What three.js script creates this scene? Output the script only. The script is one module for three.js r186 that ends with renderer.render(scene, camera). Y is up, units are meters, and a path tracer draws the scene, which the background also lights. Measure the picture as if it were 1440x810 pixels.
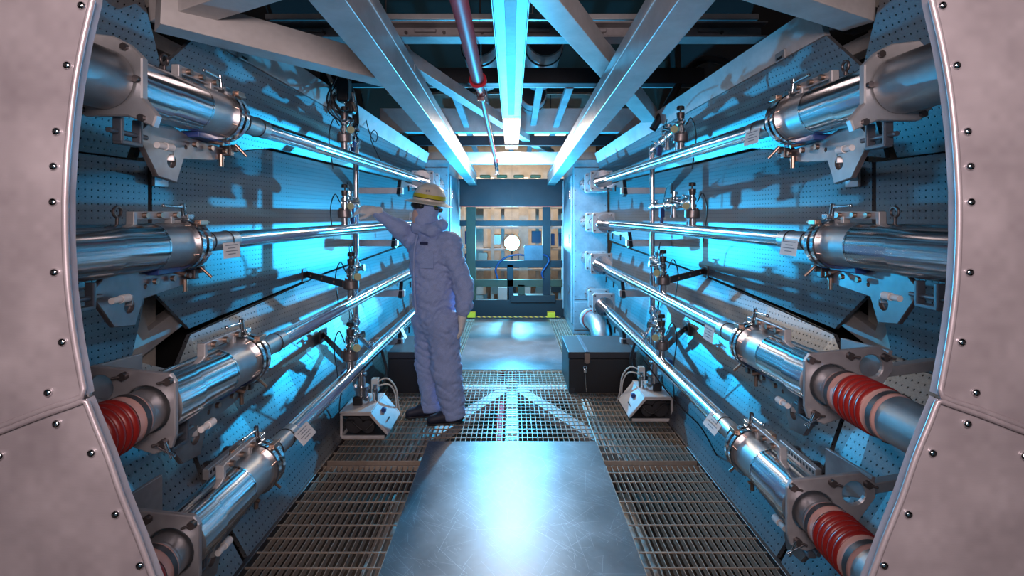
import * as THREE from 'three';
import { RoundedBoxGeometry } from 'three/addons/geometries/RoundedBoxGeometry.js';
import { mergeGeometries } from 'three/addons/utils/BufferGeometryUtils.js';
import { RectAreaLightUniformsLib } from 'three/addons/lights/RectAreaLightUniformsLib.js';
import { ImprovedNoise } from 'three/addons/math/ImprovedNoise.js';

// ------------------------------------------------------------------ camera, light, exposure
const F = 720, CX = 720, HY = 305, EYE = 1.55;           // focal length and vanishing point in pixels of the 1440x810 frame
const renderer = new THREE.WebGLRenderer();
renderer.toneMapping = THREE.LinearToneMapping;
renderer.toneMappingExposure = 1.0;
renderer.shadowMap.enabled = true;
RectAreaLightUniformsLib.init();
const scene = new THREE.Scene();
scene.background = new THREE.Color(0x000000);
const camera = new THREE.PerspectiveCamera(2 * Math.atan(405 / F) * 180 / Math.PI, 1440 / 810, 0.05, 60);
camera.position.set(0, EYE, 0);
camera.lookAt(0, EYE, -10);
camera.setViewOffset(1440, 810, 0, 100, 1440, 810);       // shift lens: the horizon stands at y = 305
const BLUE = new THREE.Color().setRGB(0.012, 0.45, 0.90), STARBLUE = new THREE.Color().setRGB(0.12, 0.66, 1.0);
const WARM = new THREE.Color().setRGB(1.0, 0.80, 0.62), PINK = new THREE.Color().setRGB(1.0, 0.78, 0.77);
function point(name, color, I, p, size) {
  const l = new THREE.PointLight(color, I, 0, 2); l.name = name; l.position.copy(p); l.castShadow = true; l.shadow.radius = size / 0.02; scene.add(l); return l;
}
function area(name, color, I, w, h, p, at) {
  const l = new THREE.RectAreaLight(color, I, w, h); l.name = name; l.position.copy(p); l.lookAt(at); scene.add(l); return l;
}
const V = (X, Y, Z) => new THREE.Vector3(X, Y, -Z);        // Z = distance in front of the camera
const KEY = V(0, 1.236, 6.1), STAR = V(0, 1.07, 9.4);
point('bare_bulb_light', BLUE, 36, KEY, 0.03);
point('studio_lamp_light', STARBLUE, 26, V(0, 1.07, 9.31), 0.05);
area('diffuser_light', WARM, 78, 0.16, 1.8, V(0, 2.44, 5.95), V(0, 0, 5.95));
area('entry_fixture_light', PINK, 46, 1.0, 0.4, V(0, 2.0, -.4), V(0, 1.8, 1.0));
area('store_light', WARM, 42, 2.2, 0.5, V(0, 3.2, 10.6), V(0, 0.4, 11.0));
area('hall_light', PINK, 2.5, 1.4, 0.4, V(0, 4.4, 5.0), V(0, 0, 5.0));

// ------------------------------------------------------------------ random numbers, textures, materials
function rng(seed) { let s = seed >>> 0; return () => { s = (s + 0x6D2B79F5) | 0; let t = Math.imul(s ^ (s >>> 15), 1 | s); t = (t + Math.imul(t ^ (t >>> 7), 61 | t)) ^ t; return ((t ^ (t >>> 14)) >>> 0) / 4294967296; }; }
const rnd = rng(11), noise = new ImprovedNoise();
function tex(n, fn, srgb, repeat) {
  const d = new Uint8Array(n * n * 4);
  for (let y = 0; y < n; y++) for (let x = 0; x < n; x++) { const c = fn(x / n, y / n, x, y), i = (y * n + x) * 4; for (let k = 0; k < 3; k++) d[i + k] = Math.max(0, Math.min(255, Math.round((Array.isArray(c) ? c[k] : c) * 255))); d[i + 3] = 255; }
  const t = new THREE.DataTexture(d, n, n); t.wrapS = t.wrapT = THREE.RepeatWrapping; t.magFilter = THREE.LinearFilter; t.minFilter = THREE.LinearMipmapLinearFilter; t.generateMipmaps = true;
  if (srgb) t.colorSpace = THREE.SRGBColorSpace; t.repeat.set(repeat, repeat); t.needsUpdate = true; return t;
}
// tileable value noise
function tileNoise(seed, cells) { const r = rng(seed), g = Array.from({ length: cells * cells }, r); const s = t => t * t * (3 - 2 * t);
  return (u, v, fx = 1, fy = 1) => { const x = u * cells * fx, y = v * cells * fy, i = Math.floor(x), j = Math.floor(y), a = s(x - i), b = s(y - j), q = (p, w) => g[(((w % cells) + cells) % cells) * cells + (((p % cells) + cells) % cells)];
    return (q(i, j) * (1 - a) + q(i + 1, j) * a) * (1 - b) + (q(i, j + 1) * (1 - a) + q(i + 1, j + 1) * a) * b; }; }
const nA = tileNoise(3, 64), nB = tileNoise(5, 16), nC = tileNoise(7, 8);
const fbm = (u, v) => 0.5 * nC(u, v) + 0.3 * nB(u, v) + 0.2 * nA(u, v);
const brushed = tex(512, (u, v) => 0.45 + 0.35 * (nA(u, v, 1, 8) * 0.5 + nB(u, v, 1, 16) * 0.5) + 0.2 * fbm(u, v), false, 2);
const blotch = tex(512, (u, v) => 0.82 + 0.18 * fbm(u, v), true, 1.1);
const mottle = tex(512, (u, v) => { const a = fbm(u, v); return [0.70 + 0.26 * a, 0.69 + 0.27 * a, 0.70 + 0.26 * a]; }, true, 0.9);
const rough = tex(512, (u, v) => 0.55 + 0.45 * fbm(u, v), false, 1.3);
// perforated board: 30 mm grid of drilled holes, four by four to a 120 mm tile
const holeD = (u, v) => { const a = u * 4 % 1 - 0.5, b = v * 4 % 1 - 0.5; return Math.hypot(a, b); };
const perf = tex(512, (u, v) => { const d = holeD(u, v), w = 0.80 + 0.1 * nB(u, v, 1, 4); return d < 0.105 ? 0.13 : d < 0.13 ? 0.13 + (w - 0.13) * (d - 0.105) / 0.025 : w; }, true, 1 / 0.12);
const perfBump = tex(512, (u, v) => { const d = holeD(u, v); return d < 0.11 ? 0 : d < 0.15 ? (d - 0.11) / 0.04 : 1; }, false, 1 / 0.12);
// scratched floor plate
const scratch = (() => { const n = 1024, h = new Float32Array(n * n).fill(0), r = rng(41);
  for (let k = 0; k < 900; k++) { let x = r() * n, y = r() * n; const long = r() < 0.25, L = long ? 60 + r() * 190 : 8 + r() * 46, a = (r() < 0.6 ? 0.55 + r() * 0.5 : r() * 6.28) * (r() < 0.85 ? 1 : -1), w = 0.2 + r() * (long ? 0.8 : 0.55); let c = a;
    for (let i = 0; i < L; i++) { x += Math.cos(c); y += Math.sin(c); c += (r() - 0.5) * 0.02; const q = ((Math.round(y) + n) % n) * n + (Math.round(x) + n) % n; h[q] = Math.max(h[q], w); } }
  return h; })();
const plateMap = tex(1024, (u, v, x, y) => { const a = 0.60 + 0.16 * fbm(u, v) + 0.42 * scratch[y * 1024 + x]; return [a, a, a * 1.01]; }, true, 0.8);
const plateRough = tex(1024, (u, v, x, y) => 0.62 + 0.16 * fbm(u, v) + 0.25 * scratch[y * 1024 + x], false, 0.8);
const cloth = tex(512, (u, v) => 0.86 + 0.14 * nA(u, v, 2, 2) * (0.6 + 0.4 * nB(u, v)), true, 4);

const col = (r, g, b) => new THREE.Color().setRGB(r, g, b);
const std = (o) => new THREE.MeshStandardMaterial(o);
const M = {
  polish: std({ color: col(.70, .70, .71), metalness: 1, roughness: .15 }),
  satin: std({ color: col(.62, .62, .63), metalness: 1, roughness: .42, map: blotch, bumpMap: brushed, bumpScale: .0002 }),
  chrome: std({ color: col(.78, .78, .79), metalness: 1, roughness: .12 }),
  panel: std({ color: col(.24, .25, .265), metalness: .55, roughness: .4, map: perf, bumpMap: perfBump, bumpScale: .002 }),
  panelEdge: std({ color: col(.4, .4, .42), metalness: .6, roughness: .5 }),
  portal: std({ color: col(.66, .61, .64), metalness: .4, roughness: .48, map: mottle, roughnessMap: rough, bumpMap: brushed, bumpScale: .0003 }),
  white: std({ color: col(.66, .64, .63), roughness: .42, map: blotch }),
  cream: std({ color: col(.72, .66, .58), roughness: .6, map: blotch }),
  alu: std({ color: col(.62, .62, .63), metalness: .55, roughness: .38, map: blotch, bumpMap: brushed, bumpScale: .0002 }),
  dirty: std({ color: col(.40, .39, .40), metalness: .3, roughness: .55, map: mottle }),
  dark: std({ color: col(.035, .035, .04), roughness: .6, map: blotch }),
  black: std({ color: col(.012, .012, .014), roughness: .5 }),
  rubber: std({ color: col(.02, .02, .022), roughness: .38 }),
  steelDark: std({ color: col(.16, .14, .14), metalness: .8, roughness: .4, map: blotch }),
  bracket: std({ color: col(.42, .39, .39), metalness: .85, roughness: .4, map: mottle }),
  bracketPlate: std({ color: col(.56, .56, .58), metalness: .55, roughness: .42, map: mottle }),
  bronze: std({ color: col(.42, .30, .24), metalness: .9, roughness: .35 }),
  bellow: std({ color: col(.26, .012, .009), roughness: .38 }),
  cuff: std({ color: col(.62, .36, .32), roughness: .55 }),
  redPipe: std({ color: col(.48, .016, .032), roughness: .5 }),
  grate: std({ color: col(.60, .50, .40), metalness: .35, roughness: .42, map: mottle }),
  plate: std({ color: col(.36, .37, .385), metalness: .85, roughness: .56, map: plateMap, roughnessMap: plateRough }),
  paper: std({ color: col(.78, .75, .73), roughness: .8, side: THREE.DoubleSide }),
  ink: std({ color: col(.06, .06, .06), roughness: .8 }),
  blueDark: std({ color: col(.02, .05, .20), roughness: .35 }),
  slate: std({ color: col(.022, .026, .034), metalness: .3, roughness: .45, map: mottle }),
  slateLite: std({ color: col(.16, .19, .23), metalness: .3, roughness: .45, map: mottle }),
  cabinet: std({ color: col(.36, .38, .40), metalness: .35, roughness: .42, map: mottle }),
  olive: std({ color: col(.07, .06, .022), roughness: .5, map: mottle }),
  yellow: std({ color: col(.62, .38, .01), roughness: .5 }),
  hose: std({ color: col(.012, .05, .16), roughness: .35 }),
  suit: std({ color: col(.36, .47, .78), roughness: .72, map: cloth }),
  suitDark: std({ color: col(.02, .03, .10), roughness: .7 }),
  glove: std({ color: col(.80, .78, .76), roughness: .8, map: cloth }),
  shoe: std({ color: col(.016, .02, .04), roughness: .6 }),
  hat: std({ color: col(.84, .78, .66), roughness: .32, map: blotch }),
  hatBand: std({ color: col(.50, .46, .02), roughness: .5 }),
  skin: std({ color: col(.55, .40, .36), roughness: .6 }),
  gauge: std({ color: col(.45, .50, .30), roughness: .4 }),
  concrete: std({ color: col(.16, .13, .11), roughness: .85, map: mottle }),
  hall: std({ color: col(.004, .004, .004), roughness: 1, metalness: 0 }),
  amber: std({ color: col(.30, .14, .05), roughness: .5 }),
  greyMark: std({ color: col(.25, .25, .26), roughness: .7 }),
};
const glow = (c, k) => std({ color: 0x000000, emissive: c, emissiveIntensity: k });

// ------------------------------------------------------------------ helpers
const ray = (u, v, Z) => V((u - CX) * Z / F, EYE - (v - HY) * Z / F, Z);     // a pixel and the distance of what it lies on
const used = new Map();
function numbered(n) { const k = used.get(n) || 0; used.set(n, k + 1); return k ? n + '_' + String(k).padStart(3, '0') : n; }
let MIR = 1;                                                                 // -1 builds the right-hand mirror image of a left-hand thing
function thing(name, label, category, pos, group) {
  const o = new THREE.Group(); o.name = numbered(name); o.position.set(pos.x * MIR, pos.y, pos.z);
  o.userData = { label, category }; if (group) o.userData.group = group; scene.add(o); return o;
}
function structure(name) { const o = new THREE.Group(); o.name = name; o.userData = { kind: 'structure' }; scene.add(o); return o; }
function clean(g) { g = g.index ? g.toNonIndexed() : g; for (const k of Object.keys(g.attributes)) if (!['position', 'normal', 'uv'].includes(k)) g.deleteAttribute(k); if (!g.attributes.uv) g.setAttribute('uv', new THREE.BufferAttribute(new Float32Array(g.attributes.position.count * 2), 2)); g.morphAttributes = {}; return g; }
function boxUV(g) {
  const p = g.attributes.position, uv = g.attributes.uv, a = new THREE.Vector3(), b = new THREE.Vector3(), c = new THREE.Vector3(), n = new THREE.Vector3();
  for (let i = 0; i < p.count; i += 3) {
    a.fromBufferAttribute(p, i); b.fromBufferAttribute(p, i + 1); c.fromBufferAttribute(p, i + 2);
    n.copy(b).sub(a).cross(c.clone().sub(a)); const x = Math.abs(n.x), y = Math.abs(n.y), z = Math.abs(n.z);
    for (let k = 0; k < 3; k++) { const q = [a, b, c][k]; if (x >= y && x >= z) uv.setXY(i + k, q.z, q.y); else if (y >= z) uv.setXY(i + k, q.x, q.z); else uv.setXY(i + k, q.x, q.y); }
  }
}
function flipX(g) { const p = g.attributes.position, n = g.attributes.normal;
  for (let i = 0; i < p.count; i++) { p.setX(i, -p.getX(i)); n.setX(i, -n.getX(i)); }
  for (let i = 0; i < p.count; i += 3) for (const t of [p, n]) { const x = t.getX(i + 1), y = t.getY(i + 1), z = t.getZ(i + 1); t.setXYZ(i + 1, t.getX(i + 2), t.getY(i + 2), t.getZ(i + 2)); t.setXYZ(i + 2, x, y, z); } }
function rootPos(o) { const v = new THREE.Vector3(); while (o && o !== scene) { v.add(o.position); o = o.parent; } return v; }
// geometries are written in world coordinates (left-hand side); the mesh is moved to its parent's base
function obj(name, geos, mat, parent = scene, keepUV = false) {
  geos = (Array.isArray(geos) ? geos : [geos]).flat(9).filter(Boolean).map(clean);
  const g = geos.length > 1 ? mergeGeometries(geos) : geos[0].clone();
  if (MIR < 0) flipX(g);
  if (!keepUV) boxUV(g);
  if (parent !== scene) { const p = rootPos(parent); g.translate(-p.x, -p.y, -p.z); }
  const m = new THREE.Mesh(g, mat); m.name = parent === scene ? numbered(name) : name; m.castShadow = m.receiveShadow = true; parent.add(m); return m;
}
function tag(o, label, category, group) { o.userData.label = label; o.userData.category = category; if (group) o.userData.group = group; return o; }
const Yax = new THREE.Vector3(0, 1, 0);
function orient(g, p0, p1, up) { // local z -> p0..p1, origin p0
  const z = p1.clone().sub(p0).normalize(), u = up || (Math.abs(z.y) > .95 ? new THREE.Vector3(0, 0, 1) : Yax), x = u.clone().cross(z).normalize(), y = z.clone().cross(x);
  g.applyMatrix4(new THREE.Matrix4().makeBasis(x, y, z).setPosition(p0)); return g;
}
function cyl(p0, p1, r0, r1 = r0, n = 20) { const L = p0.distanceTo(p1), g = new THREE.CylinderGeometry(r1, r0, L, n); g.rotateX(Math.PI / 2); g.translate(0, 0, L / 2); return orient(g, p0, p1); }
function lathe(p0, p1, prof, n = 32) { // prof: [distance along p0->p1, radius]
  const g = new THREE.LatheGeometry(prof.map(([d, r]) => new THREE.Vector2(r, d)), n); g.rotateX(Math.PI / 2); g.computeVertexNormals(); return orient(g, p0, p1); }
function crisp(p0, p1, prof, n = 32) { const out = []; for (let i = 0; i + 1 < prof.length; i++) { if (prof[i][0] === prof[i + 1][0] && prof[i][1] === prof[i + 1][1]) continue; out.push(lathe(p0, p1, [prof[i], prof[i + 1]], n)); } return out; }
function ringG(p, dir, R, r, n = 32, m = 8) { const g = new THREE.TorusGeometry(R, r, m, n); return orient(g, p, p.clone().add(dir)); }
function rbox(c, w, h, d, r = .004) { const g = new RoundedBoxGeometry(w, h, d, 1, Math.min(r, w / 2.1, h / 2.1, d / 2.1)); g.translate(c.x, c.y, c.z); return g; }
function beam(p0, p1, w, h, up, r = .004) { const L = p0.distanceTo(p1), g = new RoundedBoxGeometry(w, h, L, 1, Math.min(r, w / 2.1, h / 2.1)); g.translate(0, 0, L / 2); return orient(g, p0, p1, up); }
function tube(pts, r, n = 24, m = 8) { return new THREE.TubeGeometry(new THREE.CatmullRomCurve3(pts), n, r, m); }
function ball(p, r, n = 12) { const g = new THREE.SphereGeometry(r, n, Math.max(6, n >> 1)); g.translate(p.x, p.y, p.z); return g; }
// flat plate: outline pts (a,b) on axes ea, eb through o, thickness th towards -(ea x eb)
function plateG(o, ea, eb, pts, th, holes = [], bev = .002) {
  const s = new THREE.Shape(pts.map(([a, b]) => new THREE.Vector2(a, b)));
  for (const [a, b, r] of holes) { const h = new THREE.Path(); h.absarc(a, b, r, 0, Math.PI * 2, true); s.holes.push(h); }
  const g = new THREE.ExtrudeGeometry(s, { depth: th, bevelEnabled: bev > 0, bevelSize: bev, bevelThickness: bev, bevelOffset: -bev, bevelSegments: 1, curveSegments: 10 });
  const ez = ea.clone().cross(eb); g.applyMatrix4(new THREE.Matrix4().makeBasis(ea, eb, ez).setPosition(o)); return g;
}
const EX = new THREE.Vector3(1, 0, 0), EY = Yax, EZ = new THREE.Vector3(0, 0, 1), AWAY = new THREE.Vector3(0, 0, -1);
const hex = (p, dir, r, h) => cyl(p, p.clone().addScaledVector(dir.clone().normalize(), h), r, r, 6);

// ------------------------------------------------------------------ setting: hall shell
const floorS = structure('floor'); obj('slab', rbox(V(0, -1.06, 5.2), 4.3, .12, 15), M.concrete, floorS);
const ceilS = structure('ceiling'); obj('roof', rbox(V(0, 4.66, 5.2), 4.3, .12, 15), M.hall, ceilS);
const wallBack = structure('wall_back'); obj('wall_face', rbox(V(0, 1.8, 12.65), 4.3, 5.8, .1), M.cream, wallBack);
const wallFront = structure('wall_front'); obj('wall_face', rbox(V(0, 1.8, -2.25), 4.3, 5.8, .1), M.cream, wallFront);

// ------------------------------------------------------------------ perforated side walls
const taper = Z => .11 * (Z - 2.5);
const fMid = (Y, Z) => 1.75 - taper(Z);
const fUp = (Y, Z) => 1.75 - .385 * (Y - 1.85) - taper(Z);
const fLow = (Y, Z) => { const t = Math.max(0, Math.min(1.3, Y / 1.0)); return t * (1.75 - taper(Z)) + (1 - t) * (1.2 - Math.max(0, .02 * (Z - 2.5))); };
const topY = Z => 2.43 - .041 * (Z - 2.48);
const fLedge = (Y, Z) => fUp(topY(Z), Z) - .28 * (Y - topY(Z));
function onWall(f, u, v) { const du = CX - u, dv = v - HY; let lo = .2 / F, hi = 14 / F; for (let i = 0; i < 50; i++) { const k = (lo + hi) / 2; (k * du < f(EYE - k * dv, k * F)) ? lo = k : hi = k; } return [lo * F, EYE - lo * dv]; }
function clipZ(poly, z0, keepAbove) { const out = []; for (let i = 0; i < poly.length; i++) { const a = poly[i], b = poly[(i + 1) % poly.length], ia = keepAbove ? a[0] >= z0 : a[0] <= z0, ib = keepAbove ? b[0] >= z0 : b[0] <= z0; if (ia) out.push(a); if (ia !== ib) { const t = (z0 - a[0]) / (b[0] - a[0]); out.push([z0, a[1] + t * (b[1] - a[1])]); } } return out; }
function skin(f, poly, th) { // a sheet of thickness th on the wall surface X = f(Y, Z), on the left-hand side
  const pos = []; const put = (a, off) => pos.push(-(f(a[1], a[0]) + off), a[1], -a[0]);
  const tri = (a, b, c) => { put(a, 0); put(b, 0); put(c, 0); put(c, th); put(b, th); put(a, th); };
  let zs = poly.map(p => p[0]), z0 = Math.min(...zs), z1 = Math.max(...zs), n = Math.max(1, Math.ceil((z1 - z0) / .5));
  for (let k = 0; k < n; k++) { let q = clipZ(clipZ(poly, z0 + (z1 - z0) * k / n - (k ? 0 : 1e-6), true), z0 + (z1 - z0) * (k + 1) / n + (k === n - 1 ? 1e-6 : 0), false); if (q.length < 3) continue;
    const c = q.map(p => new THREE.Vector2(p[0], p[1])); if (THREE.ShapeUtils.isClockWise(c)) { c.reverse(); q = q.slice().reverse(); }
    for (const t of THREE.ShapeUtils.triangulateShape(c, [])) tri(q[t[0]], q[t[1]], q[t[2]]); }
  let q = poly.slice(); if (THREE.ShapeUtils.area(q.map(p => new THREE.Vector2(p[0], p[1]))) < 0) q.reverse();
  for (let i = 0; i < q.length; i++) { const a = q[i], b = q[(i + 1) % q.length]; put(b, 0); put(a, 0); put(a, th); put(b, 0); put(a, th); put(b, th); }
  const g = new THREE.BufferGeometry(); g.setAttribute('position', new THREE.Float32BufferAttribute(pos, 3)); g.computeVertexNormals(); return g;
}
function buildWall(name) {
  const w = structure(name);
  const on = (f, l) => l.map(e => e.length === 3 ? onWall(f, e[0], e[1]) : e);
  const P = (f, l, n = 'panel') => obj(n, skin(f, on(f, l), .022), M.panel, w);
  P(fMid, [[214, 228, 0], [214, 404, 0], [217, 411, 0], [266, 462, 0], [4.2, 1.085], [6.74, 1.245], [6.74, 1.98], [3.4, 2.0]]);
  P(fMid, [[1.1, 1.815], [208, 228, 0], [208, 402, 0], [205, 412, 0], [186, 499, 0], [1.1, .912]]);
  P(fUp, [[2.42, 1.83], [230, 93, 0], [278, 50, 0], [4, topY(4)], [6.74, topY(6.74)], [6.74, 1.987], [3.4, 2.008]]);
  P(fUp, [[1.1, 1.823], [2.36, 1.823], [225, 88, 0], [203, 0, 0], [1.95, 2.62], [1.1, 2.62]]);
  P(fLow, [[268, 471, 0], [251, 513, 0], [259, 590, 0], [294, 690, 0], [2.33, .0], [6.74, .0], [6.74, 1.21], [4.2, 1.06]]);
  P(fLow, [[1.1, .885], [186, 507, 0], [240, 520, 0], [252, 590, 0], [287, 690, 0], [2.29, 0], [1.1, 0]]);
  obj('ledge', skin(fLedge, [[2.5, topY(2.5) + .008], [6.74, topY(6.74) + .008], [6.74, topY(6.74) + .13], [2.62, topY(2.62) + .16], [2.5, topY(2.5) + .1]], .03), M.white, w);
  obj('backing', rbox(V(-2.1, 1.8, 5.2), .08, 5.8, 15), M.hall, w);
  return w;
}
for (const s of [1, -1]) { MIR = s; buildWall(s > 0 ? 'wall_left' : 'wall_right');
  // painted frame seen through the gap between the boards
  const fr = thing('steel_frame', s > 0 ? 'painted steel frame in the gap between perforated boards, person side' : 'painted steel frame in the gap between perforated boards, duct elbow side', 'frame', V(-1.9, -1, 2.5));
  obj('post', beam(V(-1.93, -1, 2.62), V(-1.93, 2.9, 2.62), .12, .14), M.cream, fr);
  obj('brace', beam(V(-1.88, .82, 2.25), V(-1.86, 1.02, 2.9), .08, .1), M.white, fr);
  obj('gusset', plateG(V(-1.84, .9, 2.5), AWAY, EY, [[-.12, -.1], [.1, .02], [.02, .22], [-.06, .24]], .01), M.cream, fr);
  obj('rail', beam(V(-1.9, 2.46, 2.1), V(-1.88, 2.46, 2.9), .1, .08), M.white, fr);
}
MIR = 1;

// ------------------------------------------------------------------ portal cladding
function portalPlate(label, outline, bolts, lip) {
  const t = thing('cladding_plate', label, 'metal plate', V(-1, .5, 1.05), 'plates around the entry opening');
  const pts = outline.map(([u, v]) => { const p = ray(u, v, 1.05); return [p.x, p.y]; });
  obj('sheet', plateG(V(0, 0, 1.075), EX, EY, pts, .02, [], .004), M.portal, t);
  obj('lip', tube(lip.map(([u, v]) => ray(u, v, 1.045)), .006, 60, 8), M.portal, t);
  for (const [u, v] of bolts) { const p = ray(u, v, 1.05); const b = obj('bolt', [lathe(p, p.clone().add(EZ), [[0, .0085], [.003, .0085], [.0055, .006], [.0065, .0036]], 14)], M.chrome, t); obj('hex_socket', hex(p.clone().addScaledVector(EZ, .0045), EZ, .0033, .0024), M.black, b); }
}
const upEdge = [[133, -30], [130, 0], [116, 60], [105, 120], [97, 190], [92, 270], [92, 340], [96, 410], [105, 480], [117, 545]];
const lowEdge = [[119, 562], [135, 600], [152, 642], [172, 700], [196, 760], [222, 830], [245, 880]];
for (const s of [1, -1]) { MIR = s;
  portalPlate(s > 0 ? 'tall upper aluminium cladding plate with curved edge, beside the tubes on the person side' : 'tall upper aluminium cladding plate with curved edge, beside the tubes on the duct elbow side',
    [...upEdge, [119, 556], [-200, 676], [-200, -30]], [[115, 8], [95, 92], [80, 185], [76, 234], [75, 284], [77, 383], [88, 481], [68, 552]], [...upEdge.slice(1), [119, 554], [60, 577], [0, 600], [-60, 623]]);
  portalPlate(s > 0 ? 'lower aluminium cladding plate with sloping straight edge, on the person side' : 'lower aluminium cladding plate with sloping straight edge, on the duct elbow side',
    [...lowEdge, [-200, 880], [-200, 684]], [[0, 641], [80, 596], [129, 637], [163, 723], [197, 795]], [[-60, 630], [0, 607], [60, 584], [118, 563], ...lowEdge]);
}
MIR = 1;

// ------------------------------------------------------------------ floor: plates, gratings, things below
function floorPlate(label, x0, x1, z0, z1) { const t = obj('floor_plate', rbox(V((x0 + x1) / 2, .004, (z0 + z1) / 2), x1 - x0, .008, z1 - z0, .002), M.plate); tag(t, label, 'floor plate'); }
floorPlate('large scratched aluminium floor plate lying in front of the open grating', -.575, .58, .9, 3.52);
floorPlate('polished metal floor plate leading up to the striped hazard tape', -.56, .56, 5.17, 7.75);
function grating(label, x0, x1, z0, z1, dx, dz, group, h = .032, bw = .004) {
  const t = thing('floor_grating', label, 'grating', V((x0 + x1) / 2, -.04, (z0 + z1) / 2), group);
  obj('frame', [beam(V(x0, -h / 2 - .002, z0), V(x0, -h / 2 - .002, z1), .005, h), beam(V(x1, -h / 2 - .002, z0), V(x1, -h / 2 - .002, z1), .005, h), beam(V(x0, -h / 2 - .002, z0), V(x1, -h / 2 - .002, z0), .005, h), beam(V(x0, -h / 2 - .002, z1), V(x1, -h / 2 - .002, z1), .005, h)], M.grate, t);
  const bars = []; for (let x = x0 + dx; x < x1 - dx / 2; x += dx) { const g = new THREE.BoxGeometry(bw, h, z1 - z0); g.translate(x, -h / 2 - .002, -(z0 + z1) / 2); bars.push(g); }
  const rods = []; for (let z = z0 + dz; z < z1 - dz / 2; z += dz) { const g = new THREE.BoxGeometry(x1 - x0, .006, .006); g.translate((x0 + x1) / 2, -.004, -z); rods.push(g); }
  const b = obj('bearing_bars', bars, M.grate, t); b.userData.kind = 'stuff'; const r = obj('cross_rods', rods, M.grate, t); r.userData.kind = 'stuff';
}
for (const [s, nm] of [[-1, 'person'], [1, 'duct elbow']]) { const a = s < 0 ? -1.19 : .585, b = s < 0 ? -.58 : 1.19;
  grating(`near steel grating between the scratched plate and the wall, ${nm} side`, a, b, .9, 3.19, .034, .105);
  grating(`steel grating under the white pump cart, ${nm} side`, a, b, 3.26, 5.15, .034, .105);
  grating(`narrow steel grating beside the far polished plate, ${nm} side`, s < 0 ? -1.1 : .565, s < 0 ? -.565 : 1.1, 5.17, 7.75, .034, .07);
  const k = obj('support_beam', beam(V(a, -.1, 3.225), V(b, -.1, 3.225), .14, .12), M.dark); tag(k, `dark cross beam in the slot between two gratings, ${nm} side`, 'beam');
}
grating('square mesh grating in the middle with pale braces showing below', -.575, .58, 3.53, 5.15, .036, .072, undefined, .018, .003);
// below the grating
for (const s of [1, -1]) { MIR = s; const o = obj('floor_brace', beam(ray(709, 553, 4.95), ray(548, 655, 3.5), .12, .08), M.white); tag(o, s > 0 ? 'pale diagonal brace under the grating beside the red pipe' : 'pale diagonal brace under the grating away from the red pipe', 'brace'); } MIR = 1;
{ const o = thing('cable_tray', 'narrow pale slotted tray running under the middle of the grating', 'cable tray', V(0, -.3, 4.6));
  obj('tray', [beam(V(0, -.13, 3.6), V(0, -.13, 6), .1, .012), beam(V(-.05, -.11, 3.6), V(-.05, -.11, 6), .006, .05), beam(V(.05, -.11, 3.6), V(.05, -.11, 6), .006, .05)], M.alu, o);
  for (let z = 3.7; z < 5.6; z += .09) obj('rung', beam(V(-.05, -.1, z), V(.05, -.1, z), .02, .012), M.alu, o); }
tag(obj('drain_pipe', cyl(V(-.1, -.2, 3.5), V(-.1, -.2, 6), .035, .035), M.redPipe), 'red pipe running under the middle grating', 'pipe');
tag(obj('sub_beam', beam(V(-1.1, -.16, 5.02), V(1.1, -.16, 5.02), .16, .1), M.cream), 'broad pale beam crossing under the grating behind the braces', 'beam');
for (const s of [1, -1]) { MIR = s; const o = obj('sub_joist', beam(V(-.78, -.5, .8), V(-.78, -.5, 6), .1, .2), M.cream); tag(o, s > 0 ? 'pale joist below the side grating, person side' : 'pale joist below the side grating, duct elbow side', 'joist'); 
  const e = obj('floor_curb', beam(V(-1.205, -.02, .9), V(-1.17, -.02, 6.7), .03, .05), M.steelDark); tag(e, s > 0 ? 'dark edge bar along the foot of the wall, person side' : 'dark edge bar along the foot of the wall, duct elbow side', 'edge bar'); } MIR = 1;

// ------------------------------------------------------------------ overhead steel
const cz = (v, h = .819) => h / ((HY - v) / F + .039);                      // distance at which a line h above eye level (less the slight fall) shows at row v
const over = (u, v, h) => ray(u, v, cz(v, h));
for (const s of [1, -1]) { MIR = s; const t = thing('ceiling_beam', s > 0 ? 'long white box beam running overhead past the red pipe' : 'long white box beam running overhead away from the red pipe', 'beam', V(-.6, 2.1, 5));
  const a = V(-.627, 2.42, .9), b = V(-.612, 2.152, 8.0);
  obj('web', beam(a, b, .12, .2), M.alu, t);
  obj('seam', beam(V(-.565, 2.45, .9), V(-.55, 2.19, 8), .006, .016), M.white, t);
  obj('flange', beam(V(-.627, 2.318, .9), V(-.612, 2.05, 8), .128, .01), M.alu, t); } MIR = 1;
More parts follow.
